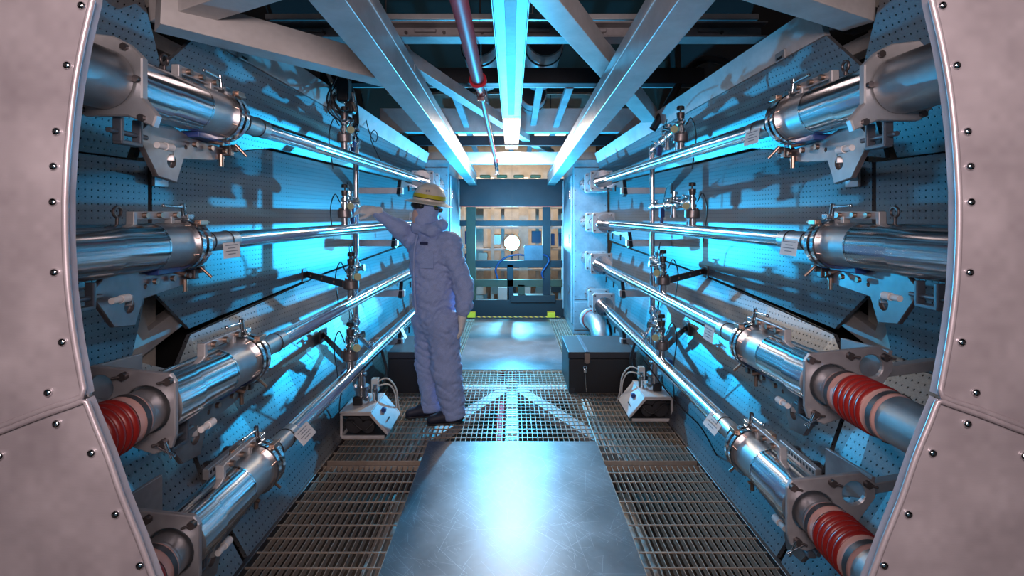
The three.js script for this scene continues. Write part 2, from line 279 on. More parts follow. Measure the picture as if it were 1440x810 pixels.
// lamp fixture on the centre line
{ const t = thing('strip_light', 'long overhead strip light tray with covered tube in white housing', 'lamp', V(0, 2.5, 2.6));
  obj('tray', beam(V(-.008, 2.535, .9), V(-.006, 2.535, 4.85), .165, .07), M.cabinet, t);
  for (const x of [-.088, .074]) obj('rim', beam(V(x, 2.49, .9), V(x, 2.49, 4.85), .008, .03), M.alu, t);
  obj('tube_holder', beam(V(-.006, 2.49, .9), V(-.006, 2.49, 4.3), .034, .02), M.alu, t);
  obj('tube_cover', beam(V(-.006, 2.41, .9), V(-.006, 2.41, 4.32), .05, .004), M.dirty, t);
  obj('lamp_socket', rbox(V(-.006, 2.478, 4.4), .028, .05, .16), M.chrome, t);
  
  obj('lamp_tube', cyl(V(-.006, 2.44, .9), V(-.006, 2.44, 4.3), .013), M.chrome, t);
  const k = thing('bare_bulb', 'bare bright blue white bulb hanging on a thin cord in mid aisle', 'lamp', KEY);
  obj('bulb', ball(KEY, .05, 24), glow(col(.62, .95, 1), 6), k);
  obj('cord', cyl(KEY.clone().add(new THREE.Vector3(0, .05, 0)), V(0, 2.455, 6.1), .0012, .0012, 6), M.black, k);
  const d = thing('diffuser_lamp', 'short glowing warm white diffuser lamp at the end of the overhead strip', 'lamp', V(0, 2.48, 5.95));
  obj('housing', beam(V(-.004, 2.53, 4.9), V(-.004, 2.53, 6.95), .18, .05), M.white, d);
  obj('diffuser', beam(V(-.004, 2.485, 4.98), V(-.004, 2.485, 6.9), .17, .05), glow(col(1, .86, .74), 2.2), d); }
// red sprinkler pipe
{ const t = thing('sprinkler_pipe', 'glossy dark red pipe overhead stepping down to a small sprinkler head', 'pipe', V(-.2, 2.4, 3));
  const a = V(-.205, 2.405, .9), b = over(672, 112, .9), c = over(697, 226, .9), e = over(699, 238, .9);
  obj('wide_pipe', cyl(a, b, .035, .035, 24), M.redPipe, t);
  const d = b.clone().sub(a).normalize(); const b2 = b.clone().addScaledVector(d, .22);
  obj('coupling', [crisp(b, b2, [[-.01, .036], [0, .05], [.03, .05], [.05, .036], [.12, .03], [.22, .022]])], M.redPipe, t);
  obj('hanger', [ringG(b.clone().addScaledVector(d, .28), d, .03, .005), cyl(b.clone().addScaledVector(d, .28).add(new THREE.Vector3(0, .03, 0)), b.clone().addScaledVector(d, .28).add(new THREE.Vector3(0, .4, 0)), .004), rbox(b.clone().addScaledVector(d, .28).add(new THREE.Vector3(0, -.035, 0)), .05, .03, .03)], M.chrome, t);
  obj('thin_pipe', cyl(b2, c, .019, .019, 18), M.redPipe, t);
  obj('sprinkler_head', [cyl(c, e, .03), cyl(e, e.clone().add(new THREE.Vector3(0, -.06, 0)), .022), cyl(e.clone().add(new THREE.Vector3(0, -.07, 0)), e.clone().add(new THREE.Vector3(0, -.075, 0)), .035)], M.chrome, t); }
// cross members (centre row v, half width, height)
function crossBeam(label, vb, h, x0, x1, w, ht, mat) { const Z = cz(vb, h), Y = EYE + (HY - vb) * Z / F + ht / 2; const o = obj('cross_beam', beam(V(x0, Y, Z), V(x1, Y, Z), w, ht), mat); return tag(o, label, 'beam'); }
{ const Z = cz(57, 1.16), Y = EYE + (HY - 57) * Z / F, t = thing('bolted_cross_member', 'weathered bolted channel crossing overhead in front of the dark ducts', 'beam', V(0, Y, Z));
  obj('channel', [beam(V(-1.5, Y + .005, Z), V(1.5, Y + .005, Z), .13, .01), beam(V(-1.5, Y + .05, Z + .06), V(1.5, Y + .05, Z + .06), .01, .1), beam(V(-1.5, Y + .1, Z + .02), V(1.5, Y + .1, Z + .02), .1, .01), beam(V(-1.5, Y + .135, Z + .1), V(1.5, Y + .135, Z + .1), .06, .012)], M.dirty, t);
  obj('rail', [beam(V(-1.5, Y + .175, Z + .1), V(1.5, Y + .175, Z + .1), .04, .035)], M.alu, t);
  for (let i = 0; i < 22; i++) { const x = -1.26 + i * .12 + (i % 3) * .012; obj('bolt', hex(V(x, Y + .035 + .03 * (i % 2), Z + .055), EZ, .011, .012), M.steelDark, t); }
  for (let i = 0; i < 8; i++) obj('clip', rbox(V(-1.2 + i * .34, Y + .075, Z + .045), .13, .02, .02), M.dirty, t); }
crossBeam('dark slate tube crossing overhead under the round ducts', 120, 1.36, -1.7, 1.7, .14, .14, M.slate);
crossBeam('pale flat bar crossing overhead just behind the slate tube', 123, 1.4, -1.7, 1.7, .05, .03, M.white);
crossBeam('deep white cross beam overhead behind the glowing diffuser', 187, 1.27, -1.6, 1.6, .12, .29, M.white);
crossBeam('far pale cross beam overhead close to the cabinets', 231, .98, -1.2, 1.2, .1, .16, M.white);
crossBeam('thin reddish conduit crossing overhead between two pale beams', 133, 1.6, -1.4, 1.4, .025, .025, M.bronze);
crossBeam('dark cross beam overhead beyond the deep white beam', 205, 1.15, -1.3, 1.3, .1, .12, M.slate);
for (let k = 0; k < 5; k++) { const x = -.55 + k * .27, o = obj('ceiling_tray', beam(V(x, 2.75 + .05 * (k % 2), 4.7), V(x, 2.55, 7.9), .07, .05), M.dirty); tag(o, 'narrow grey cable rail far overhead among the dark ducts', 'cable rail', 'cable rails overhead'); }
// diagonal braces
function brace(label, a, b, w, ht) { return tag(obj('diagonal_brace', beam(a, b, w, ht), M.white), label, 'beam'); }
brace('white diagonal box brace from the wall ledge to the overhead beam, person side', over(222, 16, .95), over(575, 110, .93), .13, .14);
brace('pale diagonal brace crossing overhead behind the red pipe', over(555, 72, 1.27), over(775, 216, 1.24), .1, .1);
brace('diagonal steel brace overhead from the strip light out to the black hose', over(755, -30, 1.12), over(914, 163, 1.1), .13, .12);
for (const s of [1, -1]) { MIR = s; const t = thing('knee_beam', s > 0 ? 'pale box beam with end bracket high above the flanged tube, person side' : 'pale box beam with end bracket high above the flanged tube, duct elbow side', 'beam', over(230, 25, 1.0));
  obj('box', beam(over(232, 22, 1.0), over(420, -42, 1.0), .14, .1), M.white, t);
  obj('end_bracket', [beam(over(216, 38, 1.0), over(252, 30, 1.0), .16, .03), beam(over(212, 26, 1.02), over(240, 18, 1.02), .1, .05)], M.bracket, t); } MIR = 1;
// round ducts above
function duct(label, x, y, z0, z1, r) { const t = thing('round_duct', label, 'duct', V(x, y - r, z0)); obj('shell', crisp(V(x, y, z0), V(x, y, z1), [[0, r - .012], [0, r], [z1 - z0, r]], 36), M.satin, t); obj('end_cap', cyl(V(x, y, z0 + .004), V(x, y, z0 + .03), r - .014, r - .014, 36), M.dark, t); obj('hanger', [ringG(V(x, y, z0 + .25), EZ, r + .004, .008, 32, 6), cyl(V(x, y + r, z0 + .25), V(x, 4.62, z0 + .25), .008)], M.steelDark, t); }
duct('dark ended round duct overhead beside the red pipe', -.29, 3.09, 4.4, 5.6, .165);
duct('dark ended round duct overhead between strip light and bare white beam', .29, 3.09, 4.4, 5.6, .165);
duct('dark ended round duct overhead next to the cable bundle', -1.1, 3.05, 4.2, 5.6, .165);
duct('dark ended round duct overhead next to the curved black hose', 1.15, 2.98, 4.0, 5.6, .165);
duct('bright round duct overhead just behind the slate tube', .24, 2.93, 5.7, 7.6, .15);

// ------------------------------------------------------------------ far end: cabinets, frame, store room
for (const s of [1, -1]) { MIR = s; const t = thing('equipment_cabinet', s > 0 ? 'tall grey steel cabinet behind the person in the hard hat' : 'tall grey steel cabinet behind the black case with a duct elbow', 'cabinet', V(-1.05, 0, 7.4));
  const x0 = s > 0 ? .835 : .807;
  obj('body', rbox(V(-(x0 + 1.27) / 2, 1.155, 7.39), 1.27 - x0, 2.31, 1.24, .01), M.cabinet, t);
  for (const [y0, y1] of [[.06, .42], [.46, 2.2]]) obj('front_sheet', rbox(V(-(x0 + 1.27) / 2, (y0 + y1) / 2, 6.765), 1.25 - x0, y1 - y0, .012, .004), M.cabinet, t);
  const d = obj('door', rbox(V(-x0 + .008, 1.12, 7.36), .014, 2.0, 1.1, .005), M.slateLite, t);
  obj('door_rim', [beam(V(-x0 + .018, .14, 6.82), V(-x0 + .018, 2.1, 6.82), .012, .03), beam(V(-x0 + .018, .14, 7.9), V(-x0 + .018, 2.1, 7.9), .012, .03)], M.alu, d);
  for (const y of [.55, 1.25, 1.85]) obj('latch', rbox(V(-x0 + .022, y, 7.0), .016, .12, .05), M.chrome, d);
  for (let i = 0; i < 10; i++) for (const x of [x0 + .03, 1.23]) obj('screw', hex(V(-x, .3 + i * .2, 6.759), EZ, .006, .006), M.steelDark, t);
} MIR = 1;
{ const t = thing('lintel', 'dark slate lintel panel hanging between the tall cabinets', 'panel', V(0, 1.73, 8.25)); obj('panel', rbox(V(0, 1.945, 8.25), 1.72, .43, .06), M.slate, t);
  obj('edge_strip', beam(V(-.86, 1.722, 8.24), V(.86, 1.722, 8.24), .04, .014), M.redPipe, t);
  for (let i = 0; i < 6; i++) obj('amber_cover', rbox(V(-.7 + i * .27, 2.2, 8.22), .17, .05, .08, .015), M.amber, t); }
{ const t = thing('guard_frame', 'steel guard rail frame with posts closing the far end', 'railing', V(0, 0, 8.4));
  const bar = (n, u0, u1, v0, v1, m, d = .06) => { const Z = 8.4, a = ray(u0, v1, Z), b = ray(u1, v0, Z); return obj(n, rbox(V((a.x + b.x) / 2, (a.y + b.y) / 2, Z), b.x - a.x, b.y - a.y, d), m, t); };
  bar('rail', 640, 800, 310, 318, M.slate); bar('rail', 640, 800, 366, 376, M.slate); bar('rail', 648, 792, 393, 403, M.olive);
  bar('post', 763, 774, 291, 440, M.slate, .07); bar('post', 656, 669, 291, 440, M.olive, .08); bar('post', 640, 647, 291, 440, M.cream, .05); bar('post', 790, 798, 300, 440, M.cream, .05);
  bar('post', 713, 722, 372, 424, M.slate); bar('post', 728, 738, 400, 424, M.olive); bar('post', 700, 716, 404, 424, M.bronze);
  bar('cover_sheet', 737, 768, 345, 371, M.slateLite, .03); bar('kick_plate', 640, 800, 421, 446, M.black, .1); bar('kick_step', 718, 780, 414, 424, M.black, .2); }
for (const [l, pts] of [['blue hose looping beside the bright lamp', [[700, 392], [697, 380], [703, 368], [714, 361], [728, 358], [737, 359]]], ['blue hose curling in front of the grey cover sheet', [[764, 391], [762, 384], [768, 374], [772, 366], [769, 360], [764, 358]]]])
  tag(obj('hose', tube(pts.map(([u, v]) => ray(u, v, 8.3)), .016, 30, 8), M.hose), l, 'hose');
{ const t = thing('hazard_strip', 'black and yellow striped hazard tape at the end of the polished plate', 'hazard tape', V(0, 0, 7.85)); obj('base', rbox(V(0, .01, 7.85), 1.5, .012, .12), M.black, t);
  for (let i = 0; i < 18; i++) obj('stripe', plateG(V(-.7 + i * .08, .0165, 7.9), EX, EZ.clone(), [[0, 0], [.035, 0], [.065, .1], [.03, .1]], .001, [], 0), M.yellow, t);
  for (const x of [-.62, .6]) obj('end_block', rbox(V(x, .05, 7.85), .12, .08, .1), M.yellow, t); }
// studio lamp behind the rail
{ const t = thing('studio_lamp', 'round bright blue white lamp shining through the far railing', 'lamp', V(0, 0, 9.4));
  obj('reflector', crisp(STAR, STAR.clone().add(EZ), [[-.16, .04], [-.12, .08], [.02, .14], [.025, .135], [-.11, .075]], 32), M.alu, t);
  obj('lamp_face', cyl(STAR.clone(), STAR.clone().addScaledVector(EZ, .012), .125, .125, 32), glow(col(.62, .95, 1), 5), t);
  obj('stand', [cyl(V(0, -.98, 9.5), V(0, 1.0, 9.5), .016), cyl(V(0, -.98, 9.5), V(.3, -.98, 9.3), .012), cyl(V(0, -.98, 9.5), V(-.3, -.98, 9.3), .012), cyl(V(0, -.98, 9.5), V(0, -.98, 9.85), .012)], M.black, t); }
// store room shelving
{ const t = thing('storage_rack', 'pale storage rack with dark blue bays against the far wall', 'rack', V(0, -1, 11));
  const xs = [-1.6, -1.3, -1.05, -.72, -.42, -.2, .25, .55, .8, 1.1, 1.4, 1.6];
  xs.forEach((x, i) => obj('upright', rbox(V(x, .7, 11 + .1 * (i % 2)), i % 3 ? .07 : .2, 3.4, .08), i % 4 === 1 ? M.white : M.cream, t));
  for (const y of [-.35, .1, .42, .85, 1.32, 1.75, 2.1]) obj('shelf', rbox(V(0, y, 11.15), 3.4, .05, .35), M.white, t);
  const r = rng(77); for (let i = 0; i < 22; i++) { const x = -1.5 + (i % 11) * .29, y = [.6, 1.08][i / 11 | 0] + (r() - .5) * .1; if (r() < .3) continue; obj('bin', rbox(V(x, y, 11.2), .2, .22 + r() * .1, .3), r() < .6 ? M.blueDark : M.bronze, t); }
  for (let i = 0; i < 9; i++) obj('crate', rbox(V(-1.3 + i * .32, .0 + r() * .06, 11.1), .2, .2 + r() * .12, .3), [M.bronze, M.dark, M.cream][i % 3], t); }

// ------------------------------------------------------------------ beam tubes
// straight axes: distance from the centre plane and height at far (Z 6.76) and near (Z 1.55) ends
const AX = [[.967, 1.97, 1.2045, 1.958], [.967, 1.49, 1.373, 1.434], [.985, 1.015, 1.107, .966], [1.033, .548, 1.035, .536]];
const axis = (i, Z) => { const [xa, ya, xb, yb] = AX[i], t = (6.76 - Z) / (6.76 - 1.55); return V(-(xa + (xb - xa) * t), ya + (yb - ya) * t, Z); };
const tubeNames = ['topmost', 'second', 'third', 'lowest'];
function beamTube(i, s, dz) {
  MIR = s; const side = s > 0 ? 'person side' : 'duct elbow side';
  const zr = 2.1 + dz, near = 1.11, A = Z => axis(i, Z), dir = A(2).sub(A(1)).normalize();
  const t = thing('beam_tube', `${tubeNames[i]} steel vacuum tube ${i < 2 ? 'with wide polished near housing' : 'with red bellows near its end'}, ${side} wall`, 'tube', A(zr));
  const S = (z0, prof, n = 40) => crisp(A(z0), A(z0 + 1), prof, n);
  obj('slim_tube', cyl(A(zr - .01), A(6.3), .04, .04, 32), M.polish, t);
  obj('sleeve', S(zr, [[-.02, .0425], [.3, .0425], [.3, .04]]), M.satin, t);
  for (const d of [.12, .24]) obj('zip_tie', ringG(A(zr + d), dir, .0435, .0022), M.black, t);
  obj('reducer', S(zr, [[.055, .04], [.055, .062], [.03, .064], [.012, .072]]), M.chrome, t);
  obj('clamp_ring', S(zr, [[.014, .04], [.014, .100], [.006, .104], [-.014, .104], [-.02, .098], [-.026, .098], [-.032, .104], [-.05, .104], [-.056, .100], [-.056, .088]]), M.polish, t);
  for (let k = 0; k < 8; k++) { const a = k * Math.PI / 4 + .3, o = A(zr + .014).add(new THREE.Vector3(Math.cos(a) * .086, Math.sin(a) * .086, 0)); obj('bolt', [hex(o, dir, .009, .012), cyl(o.clone().addScaledVector(dir, -.09), o.clone().addScaledVector(dir, .016), .004, .004, 8)], M.bronze, t); }
  for (const a of [.9, 2.5, 4.2]) { const o = A(zr - .02).add(new THREE.Vector3(Math.cos(a) * .112, Math.sin(a) * .112, 0)); obj('clamp_screw', [rbox(o, .026, .022, .05), cyl(o.clone().addScaledVector(EZ, .04), o.clone().addScaledVector(EZ, -.05), .005, .005, 8)], M.bronze, t); }
  obj('coupling', S(zr, [[-.056, .088], [-.2, .088]]), M.satin, t);
  obj('weld_band', S(zr, [[-.2, .0895], [-.208, .0895]]), M.chrome, t);
  const e1 = i === 0 ? .38 : .4, e2 = i === 0 ? .56 : i === 1 ? zr - near : s < 0 && i === 3 ? .45 : .52;
  obj('housing', S(zr, [[-.208, .0885], [-e1, .0885], [-e1, .0915], [-e2, .0915]]), M.polish, t);
  // alignment rail and toggle clamp on top
  const up = (Z, h, x = 0) => A(Z).add(new THREE.Vector3(x, h, 0));
  obj('alignment_rail', [beam(up(zr - .05, .118), up(zr - .28, .118), .022, .03), rbox(up(zr - .28, .108), .03, .05, .018), rbox(up(zr - .1, .1), .03, .03, .02)], M.alu, t);
  for (const d of [.09, .17, .24]) obj('rail_screw', [hex(up(zr - d, .118, .012), EX, .011, .016)], M.bronze, t);
  obj('toggle_clamp', [cyl(up(zr - .02, .115), up(zr - .03, .165), .009), cyl(up(zr - .03, .15), up(zr - .13, .155), .006), ball(up(zr - .13, .155), .008), rbox(up(zr, .112), .03, .02, .04)], M.polish, t);
  if (i < 2) { // wide open run towards the portal
    if (i === 0) { const zp = zr - .57; const sq = [[-.1, -.06], [-.06, -.1], [.06, -.1], [.13, -.13], [.14, -.1], [.1, -.05], [.1, .06], [.06, .1], [.02, .12], [-.06, .13], [-.1, .09]].map(([a, b]) => [a * 1.08, b * 1.08]);
      const c = A(zp); obj('square_flange', plateG(c.clone().addScaledVector(EZ, -.012), EX, EY, sq, .02, [], .004), M.alu, t);
      for (const [a, b] of [[-.09, .09], [.06, .095], [.095, 0], [.11, -.115], [-.07, -.09], [-.1, 0]]) obj('bolt', [hex(c.clone().add(new THREE.Vector3(a, b, .01)), EZ, .011, .014)], M.steelDark, t);
      obj('wide_tube', S(zp, [[-.015, .089], [-(zp - near), .089]]), M.satin, t); }
    obj('eye_bolt', [ringG(up(zr - .34, .13), EX, .018, .005, 20), cyl(up(zr - .34, .085), up(zr - .34, .112), .006)], M.steelDark, t);
  } else { // bracket plate, bellows, cuffs
    const zb = zr - (s < 0 && i === 3 ? .47 : .54), c = A(zb), fr = [[-.17, -.06], [-.06, -.13], [.03, -.16], [.095, -.135], [.11, -.09], [.11, .1], [.09, .13], [-.2, .16], [-.26, .12], [-.26, .06]].map(([a, b]) => [a * .82, b * .84]);
    const bp = thing('tube_bracket', `angled aluminium bracket plate behind the red bellows of the ${tubeNames[i]} tube, ${side}`, 'bracket', c);
    obj('ring_plate', plateG(c.clone(), EX, EY, fr, .012, [[0, 0, .074], [-.138, .066, .04]], .003), M.bracketPlate, bp);
    obj('side_plate', plateG(c.clone().add(new THREE.Vector3(-.205, .05, -.155)), EZ, EY, [[-.1, -.13], [.14, -.02], [.165, .07], [-.1, .05]], .01, [], .002), M.bracketPlate, bp);
    obj('foot', beam(c.clone().add(new THREE.Vector3(-.25, .0, -.14)), c.clone().add(new THREE.Vector3(-.52, .02, -.18)), .04, .04), M.alu, bp);
    for (const [a, b] of [[.06, -.095], [-.18, .1], [.075, .09], [-.06, .105]]) obj('bolt', [hex(c.clone().add(new THREE.Vector3(a, b, .016)), EZ, .013, .016), cyl(c.clone().add(new THREE.Vector3(a, b, .02)), c.clone().add(new THREE.Vector3(a - .02, b, .045)), .004)], M.steelDark, bp);
    obj('wing_nut', [cyl(c.clone().add(new THREE.Vector3(.04, -.1, .03)), c.clone().add(new THREE.Vector3(.1, -.13, .03)), .004), cyl(c.clone().add(new THREE.Vector3(.07, -.09, .03)), c.clone().add(new THREE.Vector3(.09, -.14, .03)), .004)], M.chrome, bp);
    obj('neck', S(zb, [[.03, .0915], [.02, .066], [-.06, .066], [-.07, .07], [-.085, .07]]), M.satin, t);
    obj('hose_clamp', S(zb, [[-.085, .0745], [-.104, .0745]]), M.steelDark, t);
    obj('cuff', S(zb, [[-.075, .07], [-.08, .0725], [-.115, .0725], [-.13, .074]]), M.cuff, t);
    const bl = []; for (let k = 0; k <= 60; k++) { const q = k / 60; bl.push([-.13 - .125 * q, .0705 + .0085 * Math.abs(Math.sin(q * Math.PI * 5)) ** .7]); }
    obj('bellows', lathe(A(zb), A(zb + 1), bl, 40), M.bellow, t);
    obj('cuff', S(zb, [[-.255, .074], [-.262, .0725], [-.3, .0725], [-.31, .07]]), M.cuff, t);
    obj('hose_clamp', S(zb, [[-.278, .0755], [-.298, .0755]]), M.steelDark, t);
    obj('wide_tube', S(zb, [[-.3, .07], [-(zb - 1.11), .07]]), M.satin, t);
  }
  // far end: collar, paired end plates, red ring, flange on the cabinet
  obj('far_coupling', S(5.75, [[0, .04], [0, .055], [.1, .058], [.99, .052]]), M.polish, t);
  obj('glass_collar', crisp(A(5.72), A(6.72), [[0, .042], [0, .105], [.02, .105], [.02, .05]], 32), M.chrome, t);
  obj('far_flange', S(6.72, [[-.02, .05], [-.02, .085], [.034, .085]]), M.satin, t);
  obj('gasket_ring', ringG(A(5.9), dir, .062, .008), M.bellow, t);
  for (let k = 0; k < 6; k++) { const a = k * Math.PI / 3, o = A(6.69).add(new THREE.Vector3(Math.cos(a) * .07, Math.sin(a) * .07, 0)); obj('bolt', hex(o, EZ, .008, .012), M.steelDark, t); }
  for (const z of [5.95, 6.3]) { const c = A(z), o = thing('end_plate', z < 6 ? `square aluminium end plate beside the far collar of the ${tubeNames[i]} tube, ${side}` : `square aluminium end plate next to the cabinet on the ${tubeNames[i]} tube, ${side}`, 'bracket', c);
    obj('plate', plateG(c.clone(), EX, EY, [[-.16, -.12], [.08, -.12], [.1, -.1], [.1, .1], [.08, .12], [-.16, .12]], .016, [[0, 0, .056]], .003), M.alu, o);
    for (const [a, b] of [[-.12, -.09], [.07, -.09], [.07, .09], [-.12, .09]]) obj('bolt', hex(c.clone().add(new THREE.Vector3(a, b, .016)), EZ, .011, .014), M.steelDark, o);
    obj('wall_arm', beam(c.clone().add(new THREE.Vector3(-.13, -.1, -.02)), c.clone().add(new THREE.Vector3(-.13, -.1, -.34)), .03, .03), M.alu, o); }
  // under bracket fixed to the wall boards
  { const o = thing('support_bracket', `steel support arm under the near ring of the ${tubeNames[i]} tube, ${side}`, 'bracket', A(zr - .25).add(new THREE.Vector3(-.1, -.2, 0)));
    const pl = (dx, y, d, r) => A(zr).add(new THREE.Vector3(dx, y, d)); // d towards the camera
    obj('arm_plate', plateG(A(zr).add(new THREE.Vector3(-.04, -.12, 0)), EZ, EY, [[-.07, -.045], [-.07, .0], [.16, .012], [.26, .035], [.38, .03], [.44, -.02], [.34, -.15], [.24, -.165], [.2, -.075], [.02, -.06]], .014, [[.27, -.09, .028], [.19, -.03, .012]], .003), M.bracket, o);
    obj('end_block', [rbox(pl(-.03, -.13, -.07), .05, .045, .03), rbox(pl(-.01, -.115, -.1), .03, .03, .03)], M.steelDark, o);
    obj('clamp_lever', cyl(pl(.0, -.1, -.08), pl(.04, -.15, -.1), .006), M.bronze, o); obj('foot_screw', cyl(pl(-.03, -.15, -.03), pl(-.03, -.2, -.03), .009), M.bronze, o); obj('clamp_pin', cyl(pl(-.03, -.105, .06), pl(.03, -.12, .06), .007), M.bronze, o);
    for (const d of [-.04, .06, .16]) obj('bolt', hex(pl(-.026, -.135, d), EX, .011, .014), M.bronze, o);
    obj('saddle', [rbox(pl(-.03, -.098, .1), .07, .024, .16), rbox(pl(-.03, -.098, -.02), .07, .02, .04)], M.blueDark, o);
        { const a0 = pl(-.05, -.19, .27), zw = zr + .42, yw = a0.y - .02, fw = yw < 1 ? fLow : yw > 1.83 ? fUp : fMid; const w0 = V(-fw(yw, zw) + .004, yw, zw);
      obj('wall_arm', beam(a0, w0, .04, .04), M.alu, o); obj('wall_foot', rbox(w0.clone().add(new THREE.Vector3(.012, 0, 0)), .016, .1, .1), M.alu, o); }
    const sd = i > 1 ? -.1 : 0;
    obj('slide_clamp', [rbox(pl(-.02, -.14, sd + .46), .03, .08, .014), rbox(pl(-.02, -.18, sd + .5), .03, .014, .09), rbox(pl(-.02, -.14, sd + .54), .03, .08, .014), cyl(pl(-.02, -.15, sd + .42), pl(-.02, -.15, sd + .58), .008)], M.slateLite, o);
    obj('white_plug', [cyl(pl(.0, -.17, sd + .40), pl(.0, -.17, sd + .36), .011), cyl(pl(.0, -.17, sd + .36), pl(.0, -.17, sd + .325), .014)], M.paper, o); }
  // support arm under the middle of the slim tube
  { const o = thing('cantilever_arm', `dark cantilever arm carrying the far half of the ${tubeNames[i]} tube, ${side}`, 'bracket', A(5.2).add(new THREE.Vector3(-.05, -.08, 0)));
    const c = A(5.2); obj('arm', plateG(c.clone().add(new THREE.Vector3(-.01, -.075, 0)), EZ, EY, [[-.45, -.03], [-.45, 0], [.1, 0], [.35, .01], [.42, -.13], [.34, -.15], [.22, -.05]], .03, [], .003), M.slate, o);
    obj('wall_foot', rbox(c.clone().add(new THREE.Vector3(-.2, -.17, .36)), .42, .06, .06), M.alu, o);
    for (const d of [-.35, .05]) obj('pin', cyl(c.clone().add(new THREE.Vector3(.0, -.1, d)), c.clone().add(new THREE.Vector3(.0, -.16, d)), .008), M.black, o); }
  MIR = 1;
}
const DZ = { 1: [0, 0, 0, 0], [-1]: [.07, .05, .22, .14] };
for (const s of [1, -1]) for (let i = 0; i < 4; i++) beamTube(i, s, DZ[s][i]);

// paper tags tied to the slim tubes
function paperTag(label, i, s, Z, tilt, w, h, k = -1) { MIR = s; const c = axis(i, Z), t = thing('paper_tag', label, 'tag', c.clone().add(new THREE.Vector3(.05, -.06, 0)));
  const n = new THREE.Vector3(.93, .25 - tilt, .25).normalize(), ea = axis(i, 1).sub(axis(i, 2)).normalize(), eb = ea.clone().cross(n).normalize(); const o = c.clone().addScaledVector(n, .043).addScaledVector(eb, k * (h / 2 + .01));
  obj('sheet', plateG(o, ea, eb, [[-w / 2, -h / 2], [w / 2, -h / 2], [w / 2, h / 2], [-w / 2, h / 2]], .0015, [], 0), M.paper, t);
  const ln = []; for (let r = 0; r < 4; r++) ln.push(plateG(o.clone().addScaledVector(n, .0018), ea, eb, [[-w * (r % 2 ? .2 : .34), h * (.3 - r * .19)], [w * (r % 2 ? .24 : .38), h * (.3 - r * .19)], [w * (r % 2 ? .24 : .38), h * (.3 - r * .19) + .004], [-w * (r % 2 ? .2 : .34), h * (.3 - r * .19) + .004]], .0004, [], 0)); obj('print', ln, M.greyMark, t);
  MIR = 1; }
paperTag('white paper tag tied below the second tube, behind the person reaching out', 1, 1, 2.33, .2, .12, .07);
paperTag('white paper tag hanging off the lowest tube above the grating, person side', 3, 1, 2.42, -.55, .15, .07);
paperTag('white paper tag on the topmost tube near its ring, duct elbow side', 0, -1, 2.4, .1, .13, .07);
paperTag('white paper tag on the second tube near its ring, duct elbow side', 1, -1, 2.35, .1, .12, .075, -.8);
paperTag('white paper tag hanging from the third tube, duct elbow side', 2, -1, 2.7, .1, .12, .075);
paperTag('white paper tag lying on the lowest tube, duct elbow side', 3, -1, 2.52, -.4, .15, .075, -.6);
paperTag('small white tag on the far part of the lowest tube by the blue coverall', 3, 1, 4.6, -.2, .09, .1);

// ------------------------------------------------------------------ valves and the riser pole
const riserZ = { 1: 4.09, [-1]: 4.55 }, VZ = { 1: [3.45, 3.72, 3.42, 3.31], [-1]: [3.43, 3.5, 3.63, 3.58] };
for (const s of [1, -1]) { MIR = s; const z = riserZ[s], o = thing('riser_pipe', s > 0 ? 'slim vertical vacuum riser pipe the gloved hand reaches for' : 'slim vertical vacuum riser pipe behind the tubes near the black case', 'pipe', V(-1.25, .25, z));
  obj('pipe', cyl(V(-1.25, .3, z), V(-1.245, 2.12, z), .022), M.polish, o);
  for (const y of [.62, 1.12, 1.62, 2.1]) obj('collar', crisp(V(-1.248, y, z), V(-1.248, y + 1, z), [[0, .022], [0, .033], [.025, .033], [.025, .022]], 24), M.chrome, o); }
MIR = 1;
function wing(p, d, r) { const q = d.clone().normalize(); return [ringG(p, q, r, r * .22, 24, 8), rbox(p.clone().add(new THREE.Vector3(0, r + .008, 0)), .016, .018, .02), cyl(p.clone().add(new THREE.Vector3(-.02, r + .018, 0)), p.clone().add(new THREE.Vector3(.02, r + .022, .004)), .004), ball(p.clone().add(new THREE.Vector3(-.022, r + .018, 0)), .007, 8), ball(p.clone().add(new THREE.Vector3(.022, r + .022, 0)), .007, 8)]; }
